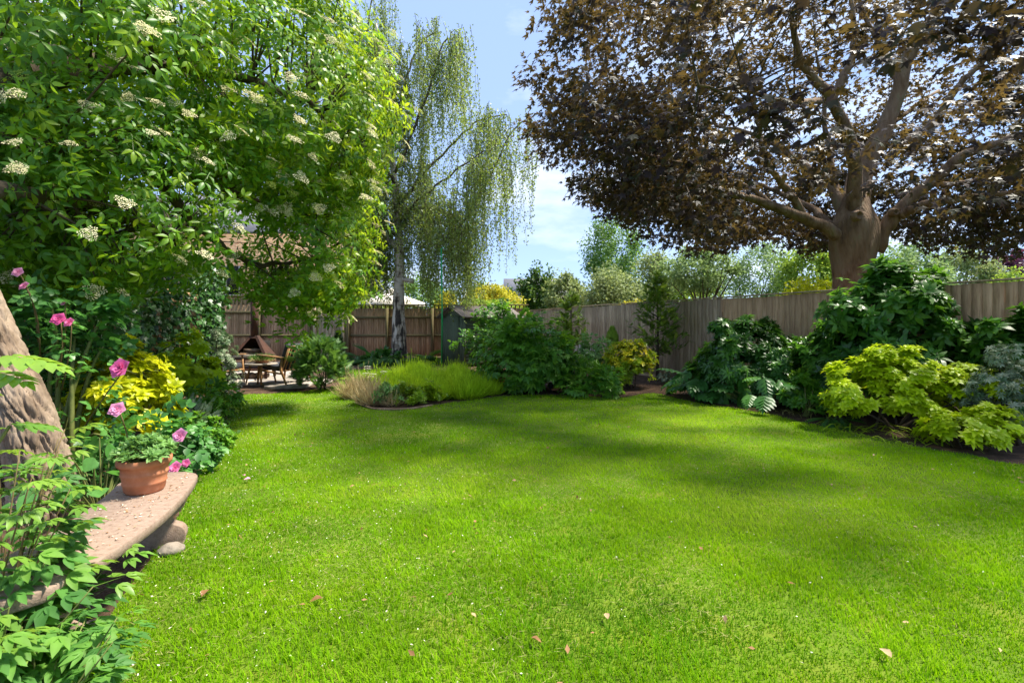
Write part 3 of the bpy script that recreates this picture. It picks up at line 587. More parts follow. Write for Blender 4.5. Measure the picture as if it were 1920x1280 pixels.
def feather_fence(name, label, Ya, Yb, pitch, mat, capmat, bw, ztop, seed):
    e = empty(name, fpt(Ya), label, 'fence'); org = fpt(Ya); ms = board_meshes(bw, ztop - .06, mat, 5, seed); r = random.Random(seed)
    L = (Yb - Ya) / .903; n = int(L / pitch)
    for i in range(n):
        o = link('board', ms[r.randrange(5)], e); s_ = (i + .5) * pitch
        o.location = Vector(FD * s_ + FN * r.uniform(0, .004) + UP * (.05 + .012 * math.sin(s_ * 1.7 + seed))); o.rotation_euler = (r.uniform(-.004, .004), r.uniform(-.006, .006), FA + math.pi + .055)
    for z in (.35, 1.0, 1.62): MB().box(FD * L/2 - FN * .045 + UP * z, (L, .05, .09), FA).build('rail', M[capmat], e)
    for k in range(int(L / 2.4) + 1): MB().box(FD * min(k * 2.4 + .05, L - .06) - FN * .13 + UP * .95, (.1, .1, 1.9), FA).build('post', M[capmat], e)
    nc = max(1, int(L / 2.4))
    for k in range(nc): MB().box(FD * (L * (k + .5) / nc) + UP * (ztop + .012 + .01 * math.sin(k * 2.1)), (L / nc - .008, .055, .026), FA).build('cap', M[capmat], e)
    MB().box(FD * L/2 - FN * .01 + UP * .025, (L, .03, .13), FA).build('gravel_board', M[capmat], e)
    return e
feather_fence('board_fence', 'newer tan board fence behind the dark shrubs under the copper maple', 5.5, 10.6, .117, 'wood_new', 'wood_old', .132, 1.915, 3)
feather_fence('board_fence', 'older grey weathered board fence behind the two young conifers', 10.62, 18.85, .112, 'wood_old', 'wood_old', .125, 1.93, 9)

# ------------------------------------------------------------------ back fence (rail side towards the garden), gate, trellis
BY = 19.0
def back_fence(name, label, x0, x1, ztop, rails, posts, trellis, seed, pitch=.098):
    e = empty(name, (x0, BY, 0), label, 'fence'); ms = board_meshes(.112, ztop - .12, 'wood_back', 5, seed + 40); r = random.Random(seed); L = x1 - x0
    n = int(L / pitch)
    for i in range(n):
        o = link('board', ms[r.randrange(5)], e); o.location = ((i + .5) * pitch, .07 + r.uniform(0, .004), .12 + r.uniform(-.012, .012)); o.rotation_euler = (0, r.uniform(-.006, .006), .05)
    for z in rails: MB().box((L/2, .022, z), (L, .07, .085), rx=.0).build('rail', M['wood_rail'], e)
    for x in posts: MB().box((x - x0, -.03, ztop/2), (.10, .10, ztop)).build('post', M['wood_rail'], e)
    MB().box((L/2, .03, .06), (L, .04, .15)).build('gravel_board', M['wood_rail'], e)
    t0, t1 = trellis
    MB().box((L/2, .05, t1 - .02), (L, .045, .045)).build('trellis_rail', M['wood_rail'], e)
    if t1 - t0 > .2: MB().box((L/2, .055, (t0 + t1)/2 + .02), (L, .02, .03)).build('trellis_rail', M['wood_rail'], e)
    sl = MB().box((0, 0, 0), (.045, .022, t1 - t0)).mesh('trellis_slat', M['wood_rail']); gap = .16
    for i in range(int(L / gap)):
        o = link('trellis_slat', sl, e); o.location = ((i + .5) * gap, .06, (t0 + t1) / 2 - .01)
    return e
back_fence('back_fence', 'brown mossy rail fence behind the fire pit, with tall trellis on top', -13.4, -7.86, 2.16, (.95, 1.86), (-12.45, -9.9, -7.95), (2.17, 2.52), 2)
back_fence('back_fence', 'brown mossy rail fence behind the birch trunk, from gate to shed', -6.5, .65, 2.02, (.95, 1.66), (-6.42, -4.9, -3.12, -1.2, .5), (2.03, 2.17), 5)
e = empty('garden_gate', (-7.18, BY, 0), 'pale ledged wooden gate with diagonal braces in the back fence', 'gate')
gm = board_meshes(.128, 2.0, 'wood_gate', 4, 77)
for i in range(8):
    o = link('board', gm[i % 4], e); o.location = (-.49 + .14 * i * .995, .03, .07); o.rotation_euler = (0, 0, .03)
for x in (-.55, .55): MB().box((x, -.03, 1.06), (.11, .05, 2.05)).build('stile', M['wood_gate'], e)
for z in (.16, .9, 2.03): MB().box((0, -.028, z), (1.0, .045, .12)).build('ledge', M['wood_gate'], e)
MB().bar((-.46, -.032, 1.92), (.46, -.032, 1.0), .1, .045).build('brace', M['wood_gate'], e); MB().bar((-.46, -.032, .8), (.46, -.032, .26), .1, .045).build('brace', M['wood_gate'], e)
for x in (-.66, .66): MB().box((x * 1.0, .02, 1.1), (.1, .12, 2.2)).build('post', M['wood_rail'], e)
MB().bar((.2, -.075, .72), (.52, -.075, .72), .03).build('latch', M['black'], e)
for z in (.3, 1.95): MB().bar((-.6, -.062, z), (-.15, -.062, z), .035, .012).build('hinge', M['black'], e)
MB().box((0, .06, 2.3), (1.3, .04, .2)).build('header_board', M['wood_rail'], e)

# ------------------------------------------------------------------ shed
e = empty('garden_shed', (-1.49, 15.5, 0), 'small dark green timber shed with felt roof beside the back fence', 'shed', math.atan2(.63, .78))
SL, SW, SE, SA = 2.25, 1.4, 1.62, 1.95          # local: x along the long side, y to the back
for k in range(14):
    z = .08 + .112 * k; MB().box((SL/2, -.012, z + .055), (SL - .02, .018, .118), rx=-.09).build('side_board', M['shed'], e)
b = MB(); b.add([(0, 0, 0), (0, SW, 0), (0, SW, SE), (0, SW/2, SA), (0, 0, SE), (.03, 0, 0), (.03, SW, 0), (.03, SW, SE), (.03, SW/2, SA), (.03, 0, SE)], [(0, 1, 2, 3, 4)[::1], (9, 8, 7, 6, 5), (0, 4, 9, 5), (1, 6, 7, 2), (0, 5, 6, 1)]); b.build('gable', M['shed'], e)
b = MB(); b.add([(SL, 0, 0), (SL, SW, 0), (SL, SW, SE), (SL, SW/2, SA), (SL, 0, SE)], [(4, 3, 2, 1, 0)]); b.build('end_wall', M['shed'], e)
MB().box((SL/2, SW, SE/2), (SL, .03, SE)).build('rear_wall', M['shed'], e)
for k in range(9): MB().box((-.012, .09 + .152 * k, .82), (.018, .146, 1.56)).build('gable_board', M['shed'], e)
d = MB().box((-.034, SW/2, .86), (.024, .72, 1.55)).build('door', M['shed'], e); MB().box((-.05, SW/2 - .28, .85), (.03, .02, .12)).build('handle', M['black'], d)
for y in (-.005, SW + .005): MB().box((-.03, y, SE/2), (.05, .05, SE)).build('corner_trim', M['shed'], e)
for s_ in (-1, 1):
    b = MB(); th = math.atan2(SA - SE, SW/2); hw = (SW/2 + .14) / math.cos(th)
    b.box((SL/2, SW/2 + s_ * (SW/2 + .14)/2, SA + .035 - math.tan(th) * (SW/2 + .14)/2), (SL + .3, hw, .035), rx=-s_ * th); b.build('roof_slope', M['felt'], e)
MB().bar((-.16, -.1, SE - .01), (-.16, SW/2, SA + .02), .07, .025).build('bargeboard', M['felt'], e); MB().bar((-.16, SW + .1, SE - .01), (-.16, SW/2, SA + .02), .07, .025).build('bargeboard', M['felt'], e)

# ------------------------------------------------------------------ buildings beyond the fence
def house(name, label, x0, x1, y0, y1, zw, zr, along, wall, chim=()):
    e = empty(name, ((x0 + x1)/2, (y0 + y1)/2, 0), label, 'house'); a, c = (x1 - x0)/2, (y1 - y0)/2; o_ = .25
    b = MB(); b.box((0, 0, zw/2), (2*a, 2*c, zw))
    if along == 'x': b.add([(-a, -c, zw), (-a, c, zw), (-a, 0, zr), (a, -c, zw), (a, c, zw), (a, 0, zr)], [(0, 2, 1), (3, 4, 5)])
    else: b.add([(-a, -c, zw), (a, -c, zw), (0, -c, zr), (-a, c, zw), (a, c, zw), (0, c, zr)], [(0, 1, 2), (3, 5, 4)])
    b.build('wall', M[wall], e)
    for s_ in (-1, 1):
        h = (c if along == 'x' else a); th = math.atan2(zr - zw, h); L = (h + o_) / math.cos(th); b = MB()
        if along == 'x': b.box((0, s_ * (h + o_)/2, zr + .08 - math.tan(th) * (h + o_)/2), (2*a + .4, L, .12), rx=-s_ * th)
        else: b.box((s_ * (h + o_)/2, 0, zr + .08 - math.tan(th) * (h + o_)/2), (L, 2*c + .4, .12), ry=s_ * th)
        rf = b.build('roof_slope', M['slate'], e)
    for (cx, cy, cw, zt) in chim:
        ch = MB().box((cx, cy, (zr - 1.2 + zt)/2), (cw, .7, zt - zr + 1.2)).box((cx, cy, zt + .06), (cw + .12, .82, .14)).build('chimney', M['brick'], e)
        for k in (-1, 1): MB().lathe([(.10, 0), (.12, .05), (.09, .3), (.11, .34)], 10, (cx + k * cw * .25, cy, zt + .13)).build('chimney_pot', M['terracotta'], ch)
    return e
e = house('brick_house', 'yellow-brown brick house behind the trellis fence, half hidden by elder leaves', -19, -8.75, 22.0, 30, 5.6, 8.2, 'x', 'brick')
MB().tube([(5.02, -4.06, .1), (5.02, -4.06, 5.4)], .055, 8).build('downpipe', M['black'], e)
w_ = MB().box((.9, -3.99, 3.4), (1.1, .06, 1.3)).build('window', M['black'], e)
for dx in (-.6, 0, .6): MB().box((.9 + dx, -4.03, 3.4), (.06, .05, 1.3)).build('window_frame', M['render'], w_)
MB().box((.9, -4.06, 2.7), (1.4, .16, .09)).build('sill', M['render'], w_)
house('slate_house', 'distant house with grey slate roof between the elder and the birch', -26, -13.6, 40, 48, 4.2, 6.3, 'x', 'render')
house('terrace_house', 'far terrace with two red brick chimneys behind the birch', -24.5, -17, 62, 70, 4.5, 6.2, 'x', 'brick', ((-1.6, -2.4, .8, 7.6), (1.9, -2.4, 1.5, 7.6)))
house('gable_house', 'distant house with grey roof and pale gable end above the shed', -.7, 5.5, 48, 56, 4.4, 6.3, 'x', 'render')
e = empty('bird_house', (-12.0, 19.6, 0), 'black pitched bird house standing above the trellis', 'bird house')
MB().tube([(0, 0, 0), (0, 0, 2.35)], .03, 6).build('post', M['black'], e); MB().box((0, 0, 2.4), (.26, .2, .2)).build('box', M['black'], e)
b = MB(); b.add([(-.34, -.2, 2.45), (.34, -.2, 2.45), (0, -.2, 2.92), (-.34, .2, 2.45), (.34, .2, 2.45), (0, .2, 2.92)], [(0, 1, 2), (3, 5, 4), (0, 2, 5, 3), (1, 4, 5, 2), (0, 3, 4, 1)]); b.build('pitched_roof', M['black'], e)

# parasol beyond the fence
e = empty('garden_parasol', (-5.75, 23, 0), 'cream garden parasol opened behind the back fence', 'parasol')
MB().tube([(0, 0, 0), (0, 0, 2.95)], .03, 8).build('pole', M['teak'], e)
b = MB(); n = 8; R_ = 1.62
V = [(0, 0, 2.92)] + [(R_*.5*math.cos(2*math.pi*i/n), R_*.5*math.sin(2*math.pi*i/n), 2.70) for i in range(n)] + [(R_*math.cos(2*math.pi*i/n), R_*math.sin(2*math.pi*i/n), 2.42) for i in range(n)] + [(R_*math.cos(2*math.pi*i/n), R_*math.sin(2*math.pi*i/n), 2.26) for i in range(n)]
b.add(V, [(0, 1 + i, 1 + (i+1) % n) for i in range(n)] + [(1 + i, 9 + i, 9 + (i+1) % n, 1 + (i+1) % n) for i in range(n)] + [(9 + i, 17 + i, 17 + (i+1) % n, 9 + (i+1) % n) for i in range(n)]); c_ = b.build('canopy', M['canvas'], e)
for i in range(n): MB().bar((0, 0, 2.88), (R_*.98*math.cos(2*math.pi*i/n), R_*.98*math.sin(2*math.pi*i/n), 2.40), .02).build('rib', M['teak'], c_)
MB().lathe([(.0, .22), (.26, .02), (.27, -.05)], 12, (0, 0, 2.93)).build('vent_cap', M['canvas'], e)

# green rod by the shed
e = empty('green_rod', P(828, 660, 15.2) * [1, 1, 0], 'thin bright green upright rod in front of the back fence', 'rod')
top = P(828, 466, 15.2)[2]; MB().tube([(0, 0, 0), (.015, 0, top*.5), (-.01, 0, top)], .022, 8).build('rod', M['green_rod'], e); MB().tube([(-.01, 0, top), (.05, 0, top + .05), (.12, 0, top + .02)], .014, 6).build('hook', M['green_rod'], e)

# ------------------------------------------------------------------ patio furniture
def armchair(label, loc, rz):
    e = empty('garden_armchair', loc, label, 'armchair', rz)      # faces local -Y
    for sx in (-1, 1):
        x = sx * .35
        MB().tube([(x, -.36, .0), (x, -.33, .30), (x, -.31, .60)], [.018, .026, .02], 6).build('leg', M['teak'], e)
        MB().tube([(x, .46, .0), (x, .30, .32), (x, .33, .56)], [.018, .028, .022], 6).build('leg', M['teak'], e)
        MB().box((x, .0, .60), (.07, .76, .03), rx=-.06).build('arm', M['teak'], e)
        MB().bar((x, -.33, .30), (x, .32, .24), .05, .03).build('side_rail', M['teak'], e)
    MB().bar((-.35, -.33, .29), (.35, -.33, .29), .05, .03).build('front_rail', M['teak'], e)
    bf = MB(); bf.bar((-.31, .26, .26), (-.31, .50, .80), .035); bf.bar((.31, .26, .26), (.31, .50, .80), .035); bf.bar((-.33, .50, .81), (.33, .50, .81), .05, .03); bf.bar((-.33, .28, .30), (.33, .28, .30), .04, .03); fr = bf.build('back_frame', M['teak'], e)
    for k in range(6): MB().bar((-.24 + .096*k, .30, .32), (-.24 + .096*k, .50, .79), .022, .012).build('slat', M['teak'], fr)
    MB().box((0, -.04, .36), (.60, .64, .12), rx=-.08).build('seat_cushion', M['cushion'], e, bevel=.035)
    MB().box((0, .32, .62), (.60, .13, .52), rx=-.40).build('back_cushion', M['cushion'], e, bevel=.035)
    return e
armchair('teak armchair with charcoal cushions, its slatted back beside the feathery shrub', (-4.98, 10.55, .07), math.radians(-112))
armchair('teak armchair with charcoal cushions mostly hidden behind the white flower spires', (-6.3, 10.35, .07), math.radians(80))
e = empty('coffee_table', (-5.42, 10.45, .07), 'round teak coffee table with splayed legs on the patio', 'table')
MB().lathe([(0, .40), (.29, .40), (.315, .415), (.315, .43), (.30, .442), (0, .442)], 36, sx=1.05).build('table_top', M['grey_wood'], e, True)
for a in (.5, 2.07, 3.64, 5.2): MB().tube([(.20*math.cos(a), .20*math.sin(a), .41), (.29*math.cos(a), .29*math.sin(a), 0)], [.027, .016], 8).build('leg', M['teak'], e)
e = empty('table_planter', (-5.40, 10.45, .512), 'shallow planter of green and tan grassy tufts on the coffee table', 'planter')
MB().lathe([(0, .0), (.12, 0), (.16, .07), (.15, .07), (0, .05)], 20).build('bowl', M['terracotta'], e)
n = 700; a = RNG.uniform(0, 6.28, n); r = .17 * RNG.random(n)**.5; p = np.column_stack([r*np.cos(a), r*np.sin(a), np.full(n, .05)])
scatter('foliage', t_diamond(.08, .01), p[:420], p[:420]*[2, 2, 0] + UP*.35 + RNG.normal(size=(420, 3))*.12, unit(420), RNG.uniform(.12, .2, 420), M['yew'], e)
scatter('foliage', t_diamond(.08, .01), p[420:], p[420:]*[2.5, 2.5, 0] + UP*.2 + RNG.normal(size=(280, 3))*.15, unit(280), RNG.uniform(.1, .18, 280), M['stipa'], e)
e = empty('fire_pit', (-6.15, 11.55, .07), 'rusty steel fire pit with pyramid hood, chimney pipe and logs', 'fire pit', .12)
for sx in (-1, 1):
    for sy in (-1, 1): MB().box((sx * .36, sy * .28, .25), (.05, .05, .5)).build('leg', M['rust'], e)
for z in (.22, .47): MB().box((0, -.28, z), (.76, .04, .05)).box((0, .28, z), (.76, .04, .05)).box((-.36, 0, z), (.04, .54, .05)).box((.36, 0, z), (.04, .54, .05)).build('frame', M['rust'], e)
MB().box((0, 0, .5), (.80, .62, .03)).build('hearth_tray', M['soot'], e); MB().box((0, -.30, .545), (.78, .02, .06)).build('fender', M['grey_wood'], e)
b = MB(); b.add([(-.40, -.31, .52), (.40, -.31, .52), (.40, .31, .52), (-.40, .31, .52), (-.08, -.07, 1.02), (.08, -.07, 1.02), (.08, .07, 1.02), (-.08, .07, 1.02)], [(1, 2, 6, 5), (2, 3, 7, 6), (3, 0, 4, 7), ])
b.add([(-.40, -.31, .52), (-.33, -.31, .52), (-.06, -.09, .95), (-.08, -.07, 1.02), (.08, -.07, 1.02), (.06, -.09, .95), (.33, -.31, .52), (.40, -.31, .52)], [(0, 1, 2, 3), (3, 2, 5, 4), (4, 5, 6, 7)]); b.build('hood', M['rust'], e)
MB().box((0, .27, .72), (.5, .02, .35)).build('back_plate', M['soot'], e)
MB().tube([(0, 0, 1.0), (0, 0, 1.95)], .085, 14).build('chimney_pipe', M['rust'], e, True); MB().lathe([(0, .12), (.17, .02), (.16, 0)], 14, (0, 0, 1.98)).build('rain_cap', M['rust'], e)
for k, (x, y, z, rz) in enumerate(((-.12, -.1, .57, .2), (.12, -.05, .57, -.3), (0, -.08, .66, .05))): MB().tube([A3(x, y, z) - .2*A3(math.cos(rz), math.sin(rz), 0), A3(x, y, z) + .2*A3(math.cos(rz), math.sin(rz), 0)], .05, 8).build('log', M['log'], e)
for k in range(4): MB().tube([(-.3 + .17*k, -.22, .06), (-.3 + .17*k, .2, .06)], .07, 8).build('log', M['log'], e)

# wooden slatted garden chair by the right fence
e = empty('garden_chair', (1.62, 11.35, 0), 'weathered grey fan-back wooden chair behind the shrubs by the old fence', 'chair', math.radians(-28))     # faces local -Y
for k in range(7):
    x = (-.27 + .09 * k); h = .92 - .9 * abs(x)**1.7; MB().bar((x * .8, .16, .26), (x * 1.12, .16 + h * .42, .2 + h * .76), .078, .02).build('back_slat', M['grey_wood'], e)
for k in range(5): MB().box((0, -.26 + .1 * k, .345 - .016 * k), (.56, .085, .02), rx=-.16).build('seat_slat', M['grey_wood'], e)
for sx in (-1, 1):
    MB().box((sx * .36, -.05, .56), (.13, .70, .024)).build('arm', M['grey_wood'], e); MB().box((sx * .31, -.32, .27), (.03, .10, .55)).build('leg', M['grey_wood'], e)
    MB().bar((sx * .29, -.34, .30), (sx * .29, .62, .03), .10, .025).build('leg', M['grey_wood'], e); MB().box((sx * .33, .22, .40), (.03, .07, .34)).build('arm_post', M['grey_wood'], e)
MB().box((0, .30, .58), (.62, .025, .07), rx=-.4).build('back_rail', M['grey_wood'], e)
e = empty('garden_spotlight', G(1033, 735), 'small black spotlight at the foot of the peony shrub', 'spotlight')
MB().tube([(0, 0, 0), (0, 0, .09)], .012, 6).build('spike', M['black'], e); MB().lathe([(0, -.07), (.045, -.06), (.055, .05), (.05, .055), (.045, .04), (0, .03)], 14, (0, 0, .13)).build('lamp_housing', M['black'], e, True)

# ------------------------------------------------------------------ curved stone bench, rocks, pot
e = empty('stone_bench', (-1.85, 2.35, 0), 'curved cast stone bench beside the elder trunk', 'bench')
cl = spline(np.array([(-2.22, 3.08), (-2.06, 2.75), (-1.92, 2.35), (-1.85, 1.95), (-1.84, 1.6)]), 40) - [-1.85, 2.35]
tn = nrm(np.gradient(cl, axis=0)); nn = np.column_stack([-tn[:, 1], tn[:, 0]]); u = np.linspace(0, 1, 40)
hw = .20 * np.minimum(1, np.sqrt(np.clip(np.minimum(u, 1 - u) / .09, 0, 1)) * .78 + .22) 
poly = np.concatenate([cl + nn * hw[:, None], (cl - nn * hw[:, None])[::-1]])
prof = [(0, -.006, .322), (1, .0, .328), (1, 0, .365), (1, -.004, .37)]
n = len(poly); cen = poly.mean(0); V = []
outn = np.concatenate([nn, -nn[::-1]])
for _, off, z in prof: V += [(x + ox * off, y + oy * off, z) for (x, y), (ox, oy) in zip(poly, outn)]
fs = [(k*n + i, k*n + (i+1) % n, (k+1)*n + (i+1) % n, (k+1)*n + i) for k in range(3) for i in range(n)]
m_ = n // 2
fs += [(3*n + i, 3*n + i + 1, 3*n + n - 2 - i, 3*n + n - 1 - i) for i in range(m_ - 1)] + [(n - 1 - i, n - 2 - i, i + 1, i) for i in range(m_ - 1)]
MB().add(V, fs).build('seat', M['bench'], e)
def scroll_leg(c, ang):
    zs = np.linspace(0, .322, 26); t = zs / .322      # waisted slab with rounded volutes at foot and top
    w = .085 + .075 * np.sqrt(np.clip(1 - ((t - .20) / .21)**2, 0, 1)) * (t < .41) + .065 * np.sqrt(np.clip(1 - ((t - .80) / .22)**2, 0, 1)) * (t > .58); w[t < .05] = .15
    n = len(zs); out = [(x, z) for x, z in zip(w, zs)] + [(-x, z) for x, z in zip(w[::-1], zs[::-1])]; m = len(out)
    V = np.array([(x, -.042, z) for x, z in out] + [(x, .042, z) for x, z in out]) @ rot(0, 0, ang).T + np.array([c[0], c[1], 0])
    q = [(i, i + 1, m - 2 - i, m - 1 - i) for i in range(n - 1)]; fs = q + [tuple(m + k for k in f[::-1]) for f in q] + [(i, m + i, m + (i + 1) % m, (i + 1) % m) for i in range(m)]
    MB().add(V, fs).build('leg', M['bench'], e, bevel=.006)
scroll_leg(cl[7], math.atan2(nn[7][1], nn[7][0])); scroll_leg(cl[31], math.atan2(nn[31][1], nn[31][0]))
def rock(name, label, loc, r, seed):
    import bmesh
    bm = bmesh.new(); bmesh.ops.create_icosphere(bm, subdivisions=3, radius=1.0); V = np.array([v.co[:] for v in bm.verts]); d = .7 + .6 * fnoise(V * 1.4 + seed, 3)
    for v, k in zip(bm.verts, d): v.co = Vector((v.co.x * k * r[0], v.co.y * k * r[1], v.co.z * k * r[2]))
    me = bpy.data.meshes.new(name); bm.to_mesh(me); bm.free(); me.materials.append(M['rock']); me.polygons.foreach_set('use_smooth', np.ones(len(me.polygons), bool))
    o = link(name, me); o.location = loc; tag(o, label, 'stone')
n = 260; i_ = RNG.integers(3, 37, n); pp = np.column_stack([cl[i_] + nn[i_] * RNG.uniform(-.15, .15, (n, 1)), np.full(n, .374)])
scatter('debris', 'diamond', pp, unit(n) * [1, 1, .15], UP + RNG.normal(size=(n, 3)) * .25, RNG.uniform(.006, .02, n), M['dead'], e); scatter('debris', 'diamond', pp[::2] + [.004, .006, .001], unit(130) * [1, 1, .15], UP + RNG.normal(size=(130, 3)) * .25, RNG.uniform(.006, .018, 130), M['petal'], e)
rock('edging_stone', 'rough stone at the far foot of the bench', G(322, 1030, .02), (.07, .06, .045), 3)
rock('edging_stone', 'pale stone at the near foot of the bench', G(172, 1180, .02), (.06, .05, .04), 8)
e = empty('terracotta_pot', (-2.08, 2.74, .372), 'ribbed terracotta pot with a leafy herb standing on the stone bench', 'flower pot')
MB().lathe([(0, 0), (.088, 0), (.096, .012), (.101, .045), (.106, .052), (.105, .060), (.104, .064), (.108, .095), (.113, .102), (.112, .110), (.110, .114), (.114, .148), (.126, .152), (.130, .165), (.130, .188), (.124, .192), (.116, .188), (.112, .16)], 48).build('pot', M['terracotta'], e, True)
b = MB(); b.lathe([(0, .168), (.113, .165)], 24); b.build('compost', M['soil'], e)
n = 95; a = RNG.uniform(0, 6.28, n); r = .15 * RNG.random(n)**.5; p = np.column_stack([r*np.cos(a), r*np.sin(a), .2 + .10*(1 - (r/.16)**2) * RNG.uniform(.3, 1.1, n)])
scatter('foliage', 'herb', p, np.cross(UP + p*[3, 3, 0], unit(n)), UP + p*[5, 5, 0] + RNG.normal(size=(n, 3))*.2, RNG.uniform(.04, .062, n), M['herb'], e, singles=95, single_name='leaf_rosette')
twigs('stem', np.tile(A3(0, 0, .165), (40, 1)) + RNG.normal(size=(40, 3))*[.03, .03, 0], p[:40], .004, .002, M['stem'], e)

# ------------------------------------------------------------------ copper maple beyond the right fence
def limb_obj(name, pts, r0, r1, mat, parent, origin, sides=14, n=22, wob=.0, amp=.06):
    p = spline(np.array(pts) - origin, n); t = np.linspace(0, 1, n); rad = r0 + (r1 - r0) * t**.85
    if wob: p[1:-1] += RNG.normal(size=(n - 2, 3)) * wob
    V, Q, caps = tube_np(p, rad, sides); nz = fnoise(V * 2.2 + 5, 3)[:, None] - .5
    c = np.repeat(p, sides, 0); V = c + (V - c) * (1 + amp * 4 * nz)
    me = mesh_np(name, V, [Q, np.array(caps)], M[mat], smooth=True); return link(name, me, parent), p + origin, rad
MX, MY_ = 6.5, 9.25
o3 = A3(MX, MY_, 0)
maple = empty('copper_maple', o3, 'large copper maple with dark purple-bronze leaves leaning over the right fence', 'tree')
tr = [A3(6.5, 9.25, -.05), A3(6.46, 9.25, .8), A3(6.46, 9.25, 1.6), A3(6.47, 9.22, 2.4), A3(6.5, 9.2, 3.0), A3(6.52, 9.2, 3.5), A3(6.55, 9.2, 3.9)]
pth = spline(np.array(tr) - o3, 60); zz = pth[:, 2]
rad = .30 + .16 * np.exp(-np.maximum(zz, 0) / .4) + .10 * np.exp(-((zz - 3.0) / .55)**2) - .14 * np.clip((zz - 3.25) / .6, 0, 1)
V, Q, caps = tube_np(pth, rad, 48); c = np.repeat(pth, 48, 0); a = np.tile(np.linspace(0, 2*math.pi, 48, endpoint=False), 60)
fl = .05 * np.cos(a * 5 + .7) * (.4 + .6 * np.clip(1 - V[:, 2] / 2, 0, 1)) + .055 * np.cos(a * 4 + 1.1) * np.clip((V[:, 2] - 2.0) / 1.0, 0, 1)
V = c + (V - c) * (1 + fl + .22 * (fnoise(V * [2.5, 2.5, 1.3] + 3, 4) - .5))[:, None]
link('trunk', mesh_np('trunk', V, [Q, np.array(caps)], M['bark_maple'], True), maple)
for (px, py, Y, r_) in ((1608, 404, 8.86, .09), (1677, 398, 8.9, .07)):      # healed pruning scars
    c_ = P(px, py, Y) - o3; MB().lathe([(.0, .0), (r_*.45, .012), (r_*.6, .04), (r_*.85, .05), (r_*1.05, .02), (r_*1.15, -.06)], 20).build('branch_scar', M['bark_maple'], maple, True).matrix_basis = Matrix(np.block([[rot(math.radians(90), 0, .15), c_[:, None]], [np.zeros((1, 3)), np.ones((1, 1))]]).tolist())
LIMBS = [  # (px, py, depth) points, radius at start and end
    ([(1585, 452, 9.2), (1545, 425, 9.1), (1490, 402, 8.9), (1420, 376, 8.6), (1350, 358, 8.3), (1285, 340, 8.0), (1220, 330, 7.7)], .17, .03),
    ([(1510, 412, 9.0), (1480, 360, 8.8), (1452, 325, 8.5), (1430, 280, 8.2), (1418, 215, 7.8), (1400, 150, 7.3)], .10, .025),
    ([(1592, 425, 9.25), (1575, 380, 9.4), (1552, 340, 9.7), (1509, 313, 10.0), (1470, 280, 10.3), (1410, 250, 10.5), (1340, 235, 10.7)], .19, .03),
    ([(1566, 345, 9.5), (1556, 300, 9.6), (1549, 250, 9.6), (1543, 170, 9.4), (1530, 100, 9.1)], .10, .03),
    ([(1602, 430, 9.15), (1602, 370, 9.0), (1602, 313, 8.8), (1587, 245, 8.4), (1558, 186, 8.0), (1515, 135, 7.6), (1495, 90, 7.3), (1480, 20, 6.9)], .20, .05),
    ([(1561, 190, 8.0), (1580, 145, 8.0), (1597, 110, 8.0), (1602, 50, 8.0), (1590, -30, 8.0)], .10, .04),
    ([(1606, 420, 9.3), (1612, 345, 9.4), (1636, 284, 9.5), (1662, 230, 9.5), (1682, 180, 9.4), (1702, 113, 9.2), (1735, 55, 9.0), (1775, -10, 8.8), (1830, -80, 8.6)], .26, .10),
    ([(1688, 160, 9.4), (1664, 110, 9.5), (1636, 59, 9.6), (1600, -20, 9.7)], .10, .04),
    ([(1660, 300, 9.4), (1700, 268, 9.1), (1744, 235, 8.8), (1807, 152, 8.4), (1840, 118, 8.2), (1900, 50, 7.8)], .11, .04),
    ([(1640, 470, 9.2), (1660, 425, 9.1), (1688, 393, 9.0), (1744, 343, 8.8), (1812, 289, 8.5), (1920, 255, 8.1), (2040, 220, 7.6)], .21, .06),
    ([(1688, 404, 8.95), (1720, 388, 8.7), (1763, 379, 8.4), (1830, 368, 8.0), (1910, 362, 7.6), (2020, 350, 7.2)], .12, .04),
    ([(1598, 430, 9.4), (1590, 380, 9.9), (1600, 320, 10.6), (1640, 260, 11.4), (1700, 210, 12.2), (1760, 170, 12.8)], .18, .05),
    ([(1560, 430, 9.3), (1530, 395, 9.8), (1480, 370, 10.5), (1420, 345, 11.2), (1360, 330, 12)], .12, .03),
    ([(1744, 343, 8.8), (1790, 345, 8.2), (1850, 330, 7.4), (1900, 300, 6.8)], .07, .025),
    ([(1450, 385, 8.75), (1400, 350, 8.9), (1330, 320, 9.0), (1250, 300, 8.8), (1170, 280, 8.4)], .07, .02),
    ([(1558, 186, 8.0), (1530, 190, 7.4), (1470, 190, 6.7), (1400, 170, 6.2), (1310, 160, 5.8)], .08, .02),
]
LP = []
for pts, r0, r1 in LIMBS:
    _, pp, rr = limb_obj('branch', [P(*q) for q in pts], r0 * .78, r1 * .7, 'bark_maple', maple, o3, wob=.012); LP.append(pp)
LPm = np.concatenate([p[5:] for p in LP])
def crown_points(k, c, R, rmin, seed, lowest=-1.0, bias=1.0):
    r = np.random.default_rng(seed); d = nrm(r.normal(size=(k * 4, 3))); d = d[d[:, 2] > lowest][:k]
    lump = .82 + .30 * fnoise(d * 2.6 + seed, 3); rr = (rmin**3 + (1 - rmin**3) * r.random(len(d)))**(1/3) ** bias
    return np.asarray(c) + d * (rr * lump)[:, None] * np.asarray(R), d
CP, CD = crown_points(1750, (6.5, 8.9, 5.5), (6.5, 5.8, 3.5), .62, 21, lowest=-.97)
keep = (CP[:, 2] > 2.75 + .10 * fnoise(CP * .8, 2)) & (CP[:, 0] < 13.2)
core = ((CP[:, 0] - 6.55) / 2.5)**2 + ((CP[:, 1] - 8.6) / 2.2)**2 < 1           # open middle above the fork, seen from below
